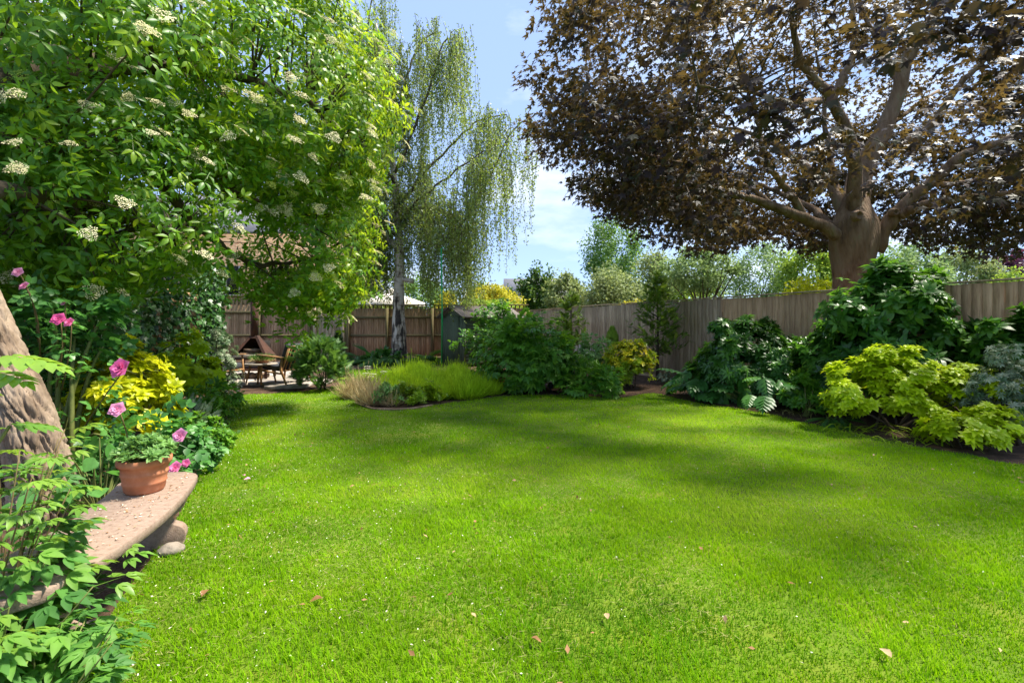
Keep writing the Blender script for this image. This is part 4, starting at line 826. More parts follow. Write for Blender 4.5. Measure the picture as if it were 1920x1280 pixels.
keep &= ~(core & (CP[:, 2] < 5.6)); CP, CD = CP[keep], CD[keep]
# a skirt of lower sprays round the rim
r_ = np.random.default_rng(5); n_ = 210; a_ = r_.uniform(0, 2*math.pi, n_); q_ = r_.uniform(.6, 1.0, n_)
sk = np.column_stack([6.5 + 5.7 * q_ * np.cos(a_), 9.2 + 5.0 * q_ * np.sin(a_), 2.75 + (1 - q_) * .6 + r_.random(n_) * 1.2 + .25 * (np.cos(a_) < -.5) + .45 * np.clip(-np.cos(a_) - .75, 0, 1) * 4])
sk = sk[~((sk[:, 1] < 6.2) & (sk[:, 2] < 3.8))]
CP = np.concatenate([CP, sk]); CD = np.concatenate([CD, nrm(sk - [6.5, 8.9, 5.0])])
_px = 960 + F * CP[:, 0] / CP[:, 1]; _py = HY - F * (CP[:, 2] - CAMH) / CP[:, 1]
thin = (CP[:, 1] < 9.0) & (np.hypot((_px - 1660) / 330, (_py - 250) / 235) < 1) & (RNG.random(len(CP)) < .42)      # the inner crown on the garden side is thin: the limbs show
thin |= (CP[:, 2] > 6.0) & (RNG.random(len(CP)) < .45)
_b = np.interp(_px, [960, 985, 1020, 1110, 1200, 1330, 1450, 1560, 1650, 1750, 1920], [200, 240, 310, 392, 440, 466, 463, 478, 445, 470, 482])
thin |= (_py > _b - 14 + RNG.normal(size=len(CP)) * 8) | (_px < 985)
thin |= (_py < -70) & (RNG.random(len(CP)) < .88)
CP, CD = CP[~thin], CD[~thin]
di = np.array([RNG.choice(np.argsort(np.sum((LPm - c)**2 * [1, 1, 1.6], 1))[:14]) for c in CP])
tw = (RNG.random(len(CP)) < .6) & (np.linalg.norm(LPm[di] - CP, axis=1) < 1.7)
twigs('twigs', LPm[di][tw] - o3, CP[tw] - o3, .014, .004, M['bark'], maple, sag=-.03, sides=4, seg=4)
per = 66; n = len(CP) * per; ci = np.repeat(np.arange(len(CP)), per)
off = unit(n) * (RNG.random(n)**.6)[:, None] * [.52, .52, .30]
pos = CP[ci] + off - o3; dd = nrm(off * [1, 1, .6] + CD[ci] * .25 + RNG.normal(size=(n, 3)) * .25 - UP * .22); up = nrm(UP * .9 + CD[ci] * .35 + RNG.normal(size=(n, 3)) * .38)
scatter('crown', 'maple', pos, dd, up, RNG.uniform(.075, .14, n), M['maple'], maple, singles=300, single_tmpl='maple_fine', origin=o3)

# ------------------------------------------------------------------ elder at the left with its leaning furrowed trunk
eo = A3(-3.2, 3.35, 0)
elder = empty('elder_tree', eo, 'flowering elder with leaning furrowed trunk and drooping boughs on the left', 'tree')
def furrowed(name, pts, r0, r1, seed, nseg=170, sides=120):
    p = spline(np.array(pts) - eo, nseg); t = np.linspace(0, 1, nseg); rad = r0 + (r1 - r0) * t + .08 * np.exp(-t / .06)
    V, Q, caps = tube_np(p, rad, sides); c = np.repeat(p, sides, 0); a = np.tile(np.linspace(0, 2*math.pi, sides, endpoint=False), nseg); s_ = np.repeat(t, sides) * np.sum(np.linalg.norm(np.diff(p, axis=0), axis=1))
    a2 = a + s_ * .55
    q = np.column_stack([np.cos(a2) * 2.6, np.sin(a2) * 2.6, s_ * 1.8]) + seed; w = fnoise(q, 2) - .5
    q2 = np.column_stack([np.cos(a2 + w * .6) * 3.6, np.sin(a2 + w * .6) * 3.6, s_ * 3.4]) + seed; g1 = np.exp(-(np.abs(2 * fnoise(q2, 3) - 1) / .10)**2)
    q3 = np.column_stack([np.cos(a2 + w * .6) * 8, np.sin(a2 + w * .6) * 8, s_ * 7]) + seed + 50; g2 = np.exp(-(np.abs(2 * fnoise(q3, 2) - 1) / .14)**2)
    big = fnoise(np.column_stack([np.cos(a2), np.sin(a2), s_ * .9]) + seed + 4, 2) - .5
    V = c + (V - c) * (1 + .30 * big - .19 * g1 - .07 * g2 + .07 * (fnoise(V * 45, 2) - .5))[:, None]
    return link(name, mesh_np(name, V, [Q, np.array(caps)], M['bark_elder'], True), elder)
furrowed('trunk', [A3(-3.24, 3.35, -.1), A3(-3.28, 3.35, .3), A3(-3.42, 3.36, .75), A3(-3.68, 3.4, 1.2), A3(-3.95, 3.45, 1.7), A3(-4.2, 3.55, 2.3), A3(-4.4, 3.8, 3.0)], .19, .13, 2, 180, 170)
furrowed('trunk', [A3(-3.52, 3.3, -.1), A3(-3.6, 3.25, .3), A3(-3.75, 3.2, .8), A3(-3.85, 3.2, 1.3), A3(-4.2, 3.3, 2.0)], .17, .11, 9, 110, 80)
EB = []
for pts, r0, r1 in (([(-4.3, 3.8, 3.0), (-4.6, 4.6, 3.7), (-4.7, 5.6, 4.4), (-4.4, 6.6, 4.9)], .15, .05), ([(-4.2, 3.7, 2.8), (-4.0, 4.7, 3.0), (-3.6, 5.8, 3.0), (-3.0, 6.8, 2.8)], .10, .03),
                    ([(-3.95, 3.55, 2.3), (-4.2, 4.6, 2.5), (-4.6, 5.8, 2.6), (-4.9, 7.0, 2.6)], .09, .03), ([(-4.5, 4.4, 3.5), (-3.7, 5.4, 4.2), (-2.9, 6.3, 4.3), (-2.2, 6.9, 3.9)], .09, .03),
                    ([(-4.7, 5.2, 4.2), (-5.5, 5.8, 4.6), (-6.3, 6.3, 4.8)], .08, .03), ([(-3.9, 5.1, 3.0), (-3.75, 6.2, 2.35), (-3.6, 7.0, 2.2), (-3.1, 7.6, 2.35)], .07, .02), ([(-4.3, 3.8, 3.0), (-5.0, 4.0, 3.6), (-5.6, 4.2, 4.4)], .1, .04)):
    _, pp, _r = limb_obj('branch', [A3(*q) for q in pts], r0, r1, 'bark', elder, eo, 9, 16, .015); EB.append(pp)
EBm = np.concatenate(EB)
LOBES = [((-4.9, 6.5, 4.4), (3.35, 2.6, 2.5), 640, .80, 41), ((-4.35, 4.9, 2.65), (1.45, 1.15, 1.15), 150, .7, 42), ((-3.25, 7.0, 2.85), (1.45, 1.3, 1.5), 190, .6, 43), ((-3.4, 7.6, 2.05), (1.0, .9, .75), 70, .55, 44),
         ((-3.0, 6.2, 4.2), (1.5, 1.3, 1.5), 190, .75, 45), ((-4.3, 4.4, 3.9), (1.6, 1.2, 1.2), 150, .7, 46), ((-5.6, 5.6, 2.6), (1.3, 1.2, 1.0), 110, .6, 47)]
ep, ed = [], []
for c, R, k, rm, sd in LOBES:
    p, d = crown_points(k, c, R, rm, sd); ep.append(p); ed.append(nrm(d / np.array(R)))
ep, ed = np.concatenate(ep), np.concatenate(ed)
pxy = 960 + F * ep[:, 0] / ep[:, 1]; pyy = HY - F * (ep[:, 2] - CAMH) / ep[:, 1]
k_ = (ep[:, 2] > 1.15) & ~((ep[:, 1] < 3.6) | ((np.abs(ep[:, 0] + 4.0) < .95) & (np.abs(ep[:, 2] - 2.75) < .55) & (ep[:, 1] > 5.2) & (ep[:, 1] < 8)))
k_ &= ~((ep[:, 0] < -3.3) & (ep[:, 2] < 1.9) & (ep[:, 1] > 5.5))
k_ &= ~((pyy < -150) & (RNG.random(len(ep)) < .5))
ep, ed = ep[k_], ed[k_]
di = np.array([np.argmin(np.sum((EBm - c)**2, 1)) for c in ep]); ns = RNG.permutation(len(ep))[:520]
twigs('twigs', EBm[di][ns] - eo, ep[ns] - eo, .016, .005, M['bark'], elder, sag=-.05)
per = 14; n = len(ep) * per; ci = np.repeat(np.arange(len(ep)), per); az = np.tile(np.arange(per) * 2.4, len(ep)) + RNG.uniform(0, 1, n)
t1 = nrm(np.cross(ed, UP + .01)); t2 = np.cross(ed, t1)
dd = nrm(t1[ci] * np.cos(az)[:, None] + t2[ci] * np.sin(az)[:, None] + ed[ci] * .35 - UP * .38 + RNG.normal(size=(n, 3)) * .15); up = nrm(ed[ci] * .8 + UP * .55 + RNG.normal(size=(n, 3)) * .25)
pos = ep[ci] + RNG.normal(size=(n, 3)) * .11 + dd * .05 - eo
yl = RNG.random(n) < np.clip(.06 + .30 * (ep[ci][:, 0] + 3.6), .03, .75)  # yellow leaves increase to the right, sunlight on that flank put into the colour
scatter('crown', 'elder', pos[~yl], dd[~yl], up[~yl], RNG.uniform(.16, .27, int((~yl).sum())), M['elder'], elder, singles=240, single_tmpl='elder_fine', origin=eo)
scatter('crown', 'elder', pos[yl], dd[yl], up[yl], RNG.uniform(.15, .25, int(yl.sum())), M['elder_yellow'], elder, singles=60, single_tmpl='elder_fine', origin=eo)
# flat flower heads on the outside
qx = 960 + F * ep[:, 0] / ep[:, 1]; qy = HY - F * (ep[:, 2] - CAMH) / ep[:, 1]; first = {}
for i in np.argsort(ep[:, 1]): first.setdefault((int(qx[i] // 27), int(qy[i] // 27)), i)
fo = np.array(list(first.values())); fo = fo[RNG.random(len(fo)) < np.clip(.40 + .0008 * (qx[fo] - 150), .30, .85)]; fo = np.concatenate([fo, RNG.permutation(len(ep))[:160]])
fz = ep[fo] + ed[fo] * RNG.uniform(.22, .34, (len(fo), 1)) + nrm(A3(0, 0, 2.6) - ep[fo]) * .24 + UP * .05 - eo
fax = nrm(ed[fo] * .55 + UP * .75 + nrm(A3(0, 0, 2.6) - ep[fo]) * .18 + RNG.normal(size=(len(fo), 3)) * .15); bud = RNG.random(len(fo)) < .22
scatter('flower_heads', 'umbel', fz[~bud], np.cross(fax[~bud], unit(int((~bud).sum()))), fax[~bud], RNG.uniform(.10, .17, int((~bud).sum())), M['umbel'], elder, singles=240, single_name='flower_head', origin=eo)
scatter('flower_heads', 'umbel', fz[bud], np.cross(fax[bud], unit(int(bud.sum()))), fax[bud], RNG.uniform(.10, .17, int(bud.sum())), M['umbel_bud'], elder, singles=60, single_name='flower_head', origin=eo)

# ------------------------------------------------------------------ weeping birch in front of the back fence
bo = A3(-4.0, 17.2, 0); b0 = bo
birch = empty('weeping_birch', bo, 'weeping silver birch with pale cracked trunk and hanging leafy strands', 'tree')
tp = spline(np.array([A3(-4.0, 17.2, -.1), A3(-4.02, 17.2, 1.0), A3(-4.03, 17.2, 2.4), A3(-4.0, 17.2, 3.6), A3(-4.05, 17.2, 5.0), A3(-4.25, 17.2, 7.2), A3(-4.5, 17.1, 9.5), A3(-4.8, 17.1, 12)]) - bo, 70)
rad = np.interp(tp[:, 2], [0, .5, 1.2, 2.2, 3.6, 6, 12], [.36, .27, .24, .20, .155, .11, .03])
V, Q, caps = tube_np(tp, rad, 36); c = np.repeat(tp, 36, 0); V = c + (V - c) * (1 + .28 * (fnoise(V * [5, 5, 1.8], 3) - .5))[:, None]
link('trunk', mesh_np('trunk', V, [Q, np.array(caps)], M['bark_birch'], True), birch)
MB().tube([A3(.12, -.05, 2.98), A3(.38, -.08, 2.92), A3(.52, -.08, 2.9)], [.09, .085, .08], 10).build('branch_stub', M['bark_birch'], birch, True)
BB = []
BP = lambda px, py, Y=17.2: P(px, py, Y)
for pts, r0, r1 in (([BP(748, 470), BP(728, 448), BP(700, 420), BP(672, 392, 16.9), BP(645, 330, 16.6), BP(640, 240, 16.4)], .13, .03), ([BP(720, 440), BP(712, 395), BP(704, 330), BP(690, 240), BP(668, 120), BP(655, 20)], .07, .02),
                    ([BP(746, 395), BP(780, 388), BP(822, 392), BP(850, 410)], .09, .06), ([BP(820, 465, 17), BP(845, 440, 16.9), BP(880, 400, 16.7), BP(920, 330, 16.5), BP(955, 255, 16.3), BP(985, 225, 16.2)], .06, .02),
                    ([BP(744, 400), BP(790, 330, 17.6), BP(850, 270, 17.9), BP(900, 225, 18), BP(950, 215, 18)], .07, .02), ([BP(738, 330), BP(780, 230, 16.8), BP(815, 140, 16.5), BP(835, 75, 16.4), BP(856, 80, 16.3)], .06, .015),
                    ([BP(732, 300), BP(700, 180, 17.8), BP(690, 60, 18), BP(710, -60, 18)], .06, .02), ([BP(736, 250), BP(770, 120, 17.5), BP(800, 70, 17.8), BP(825, 60, 18)], .05, .015), ([BP(742, 350), BP(690, 260, 16.2), BP(660, 150, 15.7), BP(650, 90, 15.5)], .06, .015),
                    ([BP(746, 420), BP(800, 360, 16.2), BP(870, 310, 15.6), BP(930, 270, 15.4)], .05, .015), ([BP(748, 440), BP(690, 430, 18), BP(640, 400, 18.6)], .05, .015)):
    _, pp, _r = limb_obj('branch', pts, r0, r1, 'bark_birch' if r0 > .08 else 'bark', birch, bo, 8, 18, .03); BB.append(pp)
BB.append(tp[30:] + bo); bb = np.concatenate([p[3:] for p in BB])
bsel = np.repeat(bb[RNG.integers(0, len(bb), 300)] + RNG.normal(size=(300, 3)) * [.46, .55, .25], 6, 0) + RNG.normal(size=(1800, 3)) * [.15, .15, .14]
px_ = 960 + F * bsel[:, 0] / bsel[:, 1]; py_ = HY - F * (bsel[:, 2] - CAMH) / bsel[:, 1]
right = px_ > 860
L = np.where(right, RNG.uniform(1.2, 4.2, 1800), RNG.uniform(1.0, 3.6, 1800))
front = (np.abs(px_ - 748) < 42) & (py_ > 260) & (bsel[:, 1] < 17.4)
L = np.where(front, L * .28, L); L = np.minimum(L, bsel[:, 2] - np.where(px_ > 960, 4.1 - .02 * (px_ - 960), np.where(px_ > 760, 1.75, 2.4)) + RNG.uniform(-.3, .3, 1800)); ok = (L > .3) & (px_ < 1003); bsel, L = bsel[ok], L[ok]
ns = len(bsel); seg = 9; t = np.linspace(0, 1, seg)
swx = RNG.normal(size=(ns, 2)) * .10; lean = np.column_stack([RNG.normal(size=ns) * .05 + .02, RNG.normal(size=ns) * .05])
arch = unit(ns)[:, :2] * .22
path = bsel[:, None, :] + np.concatenate([(lean[:, None, :] * L[:, None, None] * t[None, :, None] + arch[:, None, :] * np.sqrt(t)[None, :, None] + swx[:, None, :] * np.sin(t * 4)[None, :, None]), (-(L[:, None] * t[None, :]**1.25))[..., None]], -1)
b = MB()
for p_ in path: b.tube(p_ - bo, np.linspace(.008, .003, seg), 3, cap=False)
tag(b.build('twigs', M['bark'], birch), kind='stuff')
nl = np.maximum((L * 36).astype(int), 8); si = np.repeat(np.arange(ns), nl); n = len(si); u = RNG.random(n)**.85 * (seg - 1.001); i0 = u.astype(int); f = (u - i0)[:, None]
pos = path[si, i0] * (1 - f) + path[si, i0 + 1] * f + RNG.normal(size=(n, 3)) * .055 - bo
dd = nrm(RNG.normal(size=(n, 3)) * [.7, .7, .35] - UP * .8); up = nrm(RNG.normal(size=(n, 3)) + UP * .3)
scatter('crown', t_diamond(.72, .06), pos, dd, up, RNG.uniform(.05, .09, n), M['birch'], birch)

# ------------------------------------------------------------------ trees and shrubs of the neighbouring gardens
def bg_tree(name, label, cat, px, py_top, py_low, half, Y, mat, n=2600, size=.10, trunk=True, clumps=70, tmpl='kite', open_=1.0, cr=.32, group=None):
    """crown between two picture heights at depth Y, half = half width in picture units"""
    top = P(px, py_top, Y)[2]; low = max(P(px, py_low, Y)[2], .2); x = P(px, 0, Y)[0]; rx = half / F * Y; e = empty(name, (x, Y, 0), label, cat, group=group)
    n = int(n * 1.7); size *= 1.35; hz = (top - low) / 2; c = A3(0, 0, low + hz)
    d = unit(clumps); lump = .75 + .4 * fnoise(d * 2.2 + px, 2); cc = c + d * (RNG.uniform(.55, 1.0, clumps) * lump)[:, None] * [rx, min(rx, 2.2), hz]
    ci = RNG.integers(0, clumps, n); o_ = unit(n) * (RNG.random(n)**.6)[:, None] * [rx * cr, min(rx, 2.2) * cr, hz * cr * 1.1]
    pos = cc[ci] + o_ * RNG.uniform(.6, 1.3, clumps)[ci][:, None]; pos[:, 2] = np.maximum(pos[:, 2], .1)
    dd = nrm(RNG.normal(size=(n, 3)) + d[ci] * .5 - UP * .2); up = nrm(RNG.normal(size=(n, 3)) * .7 + UP + d[ci] * .5)
    scatter('crown', tmpl, pos, dd, up, size * RNG.uniform(.7, 1.3, n), M[mat], e)
    tb = A3(0, 0, 0); m_ = A3(RNG.normal() * .1, 0, low * .6); MB().tube(spline(np.array([tb, m_, c * .8 + A3(RNG.normal() * .15, 0, 0)]), 8), np.linspace(.05 + .025 * rx, .03, 8), 8).build('trunk', M['bark'], e, True)
    st = RNG.choice(clumps, 12, replace=False)
    for q in cc[st]: MB().tube(spline(np.array([A3(m_[0], 0, low * .6), (m_ + q) / 2 + RNG.normal(size=3) * .1 * hz, q]), 6), np.linspace(.03 + .008 * rx, .01, 6), 5).build('branch', M['bark'], e, True)
    return e
bg_tree('shrub', 'lime green shrub behind the gate beside the brick house', 'shrub', 640, 528, 600, 48, 24, 'bg_lime', 3400, .11)
bg_tree('hedge_shrub', 'green and yellow hedge shrub between gate and parasol', 'shrub', 690, 548, 610, 55, 26, 'bg_lime', 3000, .11)
bg_tree('small_tree', 'thin open tree in front of the far red chimneys', 'tree', 668, 478, 540, 40, 32, 'bg_pale', 1100, .13, cr=.25)
bg_tree('shrub', 'bright yellow rounded shrub beside the green rod', 'shrub', 838, 548, 610, 24, 21.5, 'bg_yellow', 1800, .09)
bg_tree('golden_shrub', 'golden yellow shrub mass above the shed roof', 'shrub', 925, 536, 610, 62, 24, 'bg_yellow', 5200, .10, clumps=90)
bg_tree('shrub', 'lime green shrub directly behind the shed roof', 'shrub', 910, 562, 615, 70, 21, 'bg_lime', 3400, .09)
bg_tree('shrub', 'green conifer-like shrub in front of the pale gable', 'shrub', 900, 528, 600, 26, 27, 'bg_green', 1500, .11)
bg_tree('shrub', 'dark clipped shrub beside the distant slate roof', 'shrub', 958, 540, 600, 12, 30, 'bg_dark', 900, .12)
bg_tree('evergreen_tree', 'dark rounded evergreen tree beside the distant slate roof', 'tree', 1008, 503, 610, 38, 28, 'bg_dark', 3600, .13)
bg_tree('olive_shrub', 'grey-green shrub between the evergreen and the first young conifer', 'shrub', 1060, 512, 620, 48, 21, 'bg_olive', 3400, .10)
bg_tree('olive_tree', 'pale grey-green olive-like tree above the old fence', 'tree', 1150, 500, 620, 75, 19.5, 'bg_olive', 6200, .085, clumps=110)
bg_tree('birch_tree', 'upright fresh green tree against the sky left of the maple', 'tree', 1148, 402, 580, 58, 27, 'bg_green', 6500, .12, clumps=120, tmpl='diamond')
bg_tree('shrub', 'yellow-green shrub peeping over the old fence top', 'shrub', 1180, 562, 620, 45, 16.5, 'bg_yellow', 1700, .07)
bg_tree('apple_tree', 'low apple tree with visible forked stems above the fence', 'tree', 1310, 462, 555, 72, 16, 'bg_pale', 4200, .075, clumps=80)
bg_tree('shrub', 'pale leafy shrub between the olive and apple trees', 'shrub', 1235, 470, 600, 52, 20, 'bg_olive', 4200, .085)
bg_tree('shrub', 'lime shrub glowing below the apple tree stems', 'shrub', 1300, 535, 620, 60, 19, 'bg_lime', 2600, .08)
bg_tree('willow_tree', 'pale feathery tree beyond the tan fence', 'tree', 1418, 458, 600, 66, 22, 'bg_pale', 5200, .10, clumps=90, tmpl='diamond')
bg_tree('green_tree', 'fresh green tree just left of the maple trunk', 'tree', 1520, 455, 600, 58, 19, 'bg_lime', 5000, .09, clumps=90)
bg_tree('golden_shrub', 'bright yellow shrub over the fence left of the maple trunk', 'shrub', 1518, 524, 620, 56, 13, 'choisya', 2200, .075)
bg_tree('pale_tree', 'grey-green tree just right of the maple trunk', 'tree', 1695, 452, 600, 72, 20, 'bg_pale', 5600, .10, clumps=100)
bg_tree('golden_shrub', 'yellow shrub glimpsed behind the laurel over the fence', 'shrub', 1705, 512, 620, 50, 11.5, 'bg_yellow', 1700, .07)
bg_tree('pale_tree', 'pale green bushy tree beyond the fence at the right', 'tree', 1805, 462, 600, 66, 23, 'bg_olive', 4800, .11, clumps=90)
bg_tree('plum_tree', 'purple-leaved plum tree beyond the fence at the right edge', 'tree', 1895, 470, 590, 42, 24, 'plum', 3000, .12)
bg_tree('shrub', 'light green shrub below the purple plum tree', 'shrub', 1905, 503, 600, 48, 17, 'bg_lime', 2200, .08)
bg_tree('garden_tree', 'green tree behind the fence left of the brick house', 'tree', 330, 380, 600, 90, 25, 'bg_green', 4500, .13, clumps=90)
bg_tree('shrub', 'bushy green tree far behind the birch strands', 'tree', 790, 520, 600, 60, 30, 'bg_green', 2800, .13)

# ------------------------------------------------------------------ right bed
def at(px, Y): return A3((px - 960) / F * Y, Y, 0)
bush('pieris_shrub', 'dark glossy dome-shaped shrub in front of the old and new fence joint', 'shrub', at(1405, 8.6), 1.0, .85, 1.42, 'whorl', 1500, .15, 'dark', 75, .17, rosette=True, singles=120)
bush('bay_shrub', 'dark green shrub in the gap between the dome shrub and the golden one', 'shrub', at(1575, 7.5), .62, .6, 1.3, 'laurel', 700, .15, 'dark', 45, .18, rosette=True, singles=60)
bush('laurel_shrub', 'tall dark laurel reaching over the tan fence in front of the maple trunk', 'shrub', at(1690, 6.95), 1.10, .6, 2.12, 'laurel', 1500, .16, 'laurel', 80, .2, rosette=True, singles=150, upw=.5)
bush('laurel_shrub', 'dark leafy shrub against the fence at the right edge', 'shrub', at(1900, 6.1), .5, .4, 1.5, 'laurel', 480, .14, 'laurel', 32, .15, rosette=True, singles=60)
bush('mexican_orange', 'large lime-gold shrub in the right bed beside the lawn', 'shrub', at(1672, 6.05), .80, .62, .97, 'choisya', 1300, .085, 'choisya_lime', 60, .13, rosette=True, singles=180, single_tmpl='choisya_fine', inner=.15, upw=.9)
bush('mexican_orange', 'lime-gold shrub between the large golden one and the grey variegated shrub', 'shrub', at(1825, 5.75), .42, .4, .92, 'choisya', 380, .088, 'choisya_lime', 26, .11, rosette=True, singles=80, single_tmpl='choisya_fine', inner=.1, upw=.9)
bush('mexican_orange', 'low sprawling lime-gold shrub nearest the lawn at the right edge', 'shrub', at(1822, 5.15), .48, .3, .42, 'choisya', 200, .095, 'choisya_lime', 22, .10, rosette=True, singles=80, single_tmpl='choisya_fine', inner=.1, upw=.9)
bush('variegated_shrub', 'grey-green variegated small-leaved shrub at the right edge', 'shrub', at(1905, 5.35), .42, .42, 1.08, 'whorl', 900, .06, 'variegated', 60, .12, rosette=True, singles=0)
def leafy(name, label, loc, n, L, tmpl, mat, h, spread, singles=60, tilt=.4, stalk='stem', cat='plant'):
    """basal plant: long-stalked big leaves"""
    e = empty(name, loc, label, cat); a = RNG.uniform(0, 6.28, n); r = spread * RNG.random(n)**.6; p = np.column_stack([r*np.cos(a), r*np.sin(a), h * (1 - .55*(r/spread)**2) * RNG.uniform(.45, 1.05, n)])
    d = nrm(p * [1, 1, 0] / spread + RNG.normal(size=(n, 3)) * .3 - UP * tilt); up = nrm(UP + d * .5 + RNG.normal(size=(n, 3)) * .25)
    scatter('foliage', tmpl, p, d, up, L * RNG.uniform(.65, 1.15, n), M[mat], e, singles, origin=loc)
    twigs('stem', p * [.12, .12, 0], p, .008, .005, M[stalk], e, sag=-.06); return e
leafy('bear_breeches', 'large cut-leaved plant at the left end of the right bed', at(1315, 8.75), 34, .42, 'lobed', 'acanthus', .62, .62)
leafy('bear_breeches', 'broad cut-leaved plant below the dark dome-shaped shrub', at(1425, 7.85), 40, .44, 'lobed', 'acanthus', .55, .72)
bush('phlox_plant', 'upright narrow-leaved plant at the lawn edge before the dark gap', 'plant', at(1508, 7.0), .26, .25, .62, 'herb', 260, .10, 'peony', 22, .09, rosette=True, singles=40, stem_mat='stem')
leafy('fern_plant', 'small green fern at the lawn edge left of the golden shrub', at(1562, 6.35), 16, .36, 'fern', 'fern', .16, .14, 16)
def strap(name, label, loc, n, L, mat, spread, flat=.6, w=.05, cat='plant'):
    e = empty(name, loc, label, cat); a = RNG.uniform(0, 6.28, n); p = RNG.normal(size=(n, 3)) * [spread, spread * .6, 0]; p[:, 2] = .01
    Lh = L * RNG.uniform(.6, 1.2, n); d = nrm(np.column_stack([np.cos(a), np.sin(a), np.full(n, flat) * RNG.uniform(.3, 1.3, n)]))
    tm = (np.array([[-w/2, 0, 0], [w/2, 0, 0], [-w*.5, .4, .10], [w*.5, .4, .10], [-w*.35, .75, .02], [w*.35, .75, .02], [0, 1, -.18]]), np.array([[0, 1, 3], [0, 3, 2], [2, 3, 5], [2, 5, 4], [4, 5, 6]]))
    scatter('foliage', tm, p, d, UP + d * .1, Lh, M[mat], e); return e
strap('daffodil_clump', 'flopped yellowing strap leaves at the lawn edge below the golden shrub', at(1625, 5.98), 46, .34, 'lavender', .28, .25)
strap('daffodil_clump', 'flopped strap leaves at the bed edge right of the first clump', at(1735, 5.45), 34, .30, 'lavender', .25, .2)
strap('daffodil_clump', 'withered strap leaves below the cut-leaved plant', at(1480, 7.25), 30, .26, 'grass_dry', .22, .2)

# ------------------------------------------------------------------ by the old fence
def young_conifer(label, loc, h, rx, n, size, mat='conifer'):
    e = empty('young_conifer', loc, label, 'conifer'); MB().tube([A3(0, 0, 0), A3(.02, 0, h*.5), A3(0, 0, h*.97)], [.04, .028, .008], 8).build('trunk', M['bark'], e, True)
    nb = n; z = h * (.22 + .72 * RNG.random(nb)); a = RNG.uniform(0, 6.28, nb); k = np.clip(1 - (z / h - .22) / .80, .12, 1); L = rx * k**.7 * RNG.uniform(.55, 1.1, nb)
    p0 = np.column_stack([np.zeros(nb), np.zeros(nb), z]); tip = p0 + np.column_stack([np.cos(a) * L, np.sin(a) * L, L * RNG.uniform(.35, .75, nb)])
    twigs('twigs', p0, tip, .008, .003, M['bark'], e, sag=.06, sides=3); m = 11; t = np.tile(np.linspace(.25, 1, m), nb); i = np.repeat(np.arange(nb), m)
    ax = nrm(tip - p0)[i]; pp = p0[i] + (tip - p0)[i] * t[:, None] - UP * (.10 * L[i] * np.sin(t * 3.1))[:, None] + RNG.normal(size=(nb * m, 3)) * .02
    d = nrm(ax * .8 + unit(nb * m) * .75 - UP * .12); scatter('foliage', 'spray', pp, d, UP + unit(nb * m) * .6, size * RNG.uniform(.7, 1.2, nb * m), M[mat], e, singles=80, origin=loc, single_name='frond'); return e
young_conifer('feathery young conifer by the shed end of the old fence', at(1070, 13.2), 2.25, .62, 64, .20)
young_conifer('taller feathery young conifer in front of the middle of the old fence', at(1232, 11.6), 2.60, .72, 80, .21)
e = empty('columnar_conifer', at(1148, 11.9), 'tiny lime green columnar conifer behind the gold-tipped shrub', 'conifer'); n = 420; z = RNG.random(n); a = RNG.uniform(0, 6.28, n); r = .13 * np.sin(np.pi * np.clip(z * .8 + .18, 0, 1))
MB().tube([A3(0, 0, 0), A3(0, 0, 1.2)], .012, 6).build('trunk', M['bark'], e)
scatter('foliage', 'spray', np.column_stack([r*np.cos(a), r*np.sin(a), .72 + .5*z]), np.column_stack([np.cos(a)*.3, np.sin(a)*.3, np.ones(n)]), np.column_stack([np.cos(a), np.sin(a), np.zeros(n)]), .13, M['lime_conifer'], e)
gt = bush('spirea_shrub', 'rounded green shrub with gold-orange tips before the old fence', 'shrub', at(1178, 10.25), .58, .5, .98, 'herb', 900, .085, 'elder_yellow', 55, .12, rosette=True)
n = 240; d = unit(n * 3); d = d[d[:, 2] > .15][:n]; p = d * [.56, .5, .62] * RNG.uniform(.88, 1.06, (n, 1)) + A3(0, 0, .36); scatter('gold_tips', 'herb', p, np.cross(d + UP, unit(n)), d + UP, RNG.uniform(.06, .10, n), M['gold_tip'], gt, singles=60, single_name='shoot_tip', origin=at(1178, 10.25))
bush('nandina_shrub', 'light feathery shrub growing in front of the fan-back chair', 'shrub', at(1118, 10.7), .30, .28, 1.0, 'peony', 190, .24, 'herb', 28, .12, singles=60, stem_mat='stem')
bush('euphorbia_shrub', 'low spreading plant with layered pointed leaves beside the lawn, before the chair', 'plant', at(1108, 9.15), .55, .42, .55, 'peony', 330, .25, 'peony', 40, .12, singles=120, droop=.1, stem_mat='stem')
leafy('silver_plant', 'small grey-leaved plant at the foot of the taller conifer', at(1250, 10.9), 40, .12, 'ovate', 'silver', .28, .2, 0)
bush('tree_peony', 'big rounded tree peony with drooping cut leaves beside the shed', 'shrub', at(990, 9.75), .80, .72, 1.42, 'peony', 1150, .30, 'peony', 75, .2, singles=230, droop=.35, stem_mat='stem')
bush('climbing_shrub', 'leafy green climber against the shed side behind the tree peony', 'shrub', at(922, 13.6), .95, .5, 1.9, 'rose', 1000, .22, 'laurel', 50, .2, singles=60, droop=.25)
bush('shrub', 'small bright green shrub behind the right side of the tree peony', 'shrub', at(1058, 11.0), .32, .3, 1.1, 'herb', 330, .10, 'elder_yellow', 26, .12, rosette=True)
e = empty('red_flower', at(943, 9.35), 'single dark red flower at the foot of the tree peony', 'flower'); MB().tube([(0, 0, 0), (.02, 0, .12), (.0, 0, .22)], .006, 6).build('stem', M['stem'], e)
for k, (dx, dz) in enumerate(((0, .24), (.09, .27))):
    o = link('bloom', mesh_np('bloom', *T['bloom'], M['red'], True), e); o.location = (dx, -.02, dz); o.scale = (.16,) * 3; o.rotation_euler = (.6, .2 * k, 0)
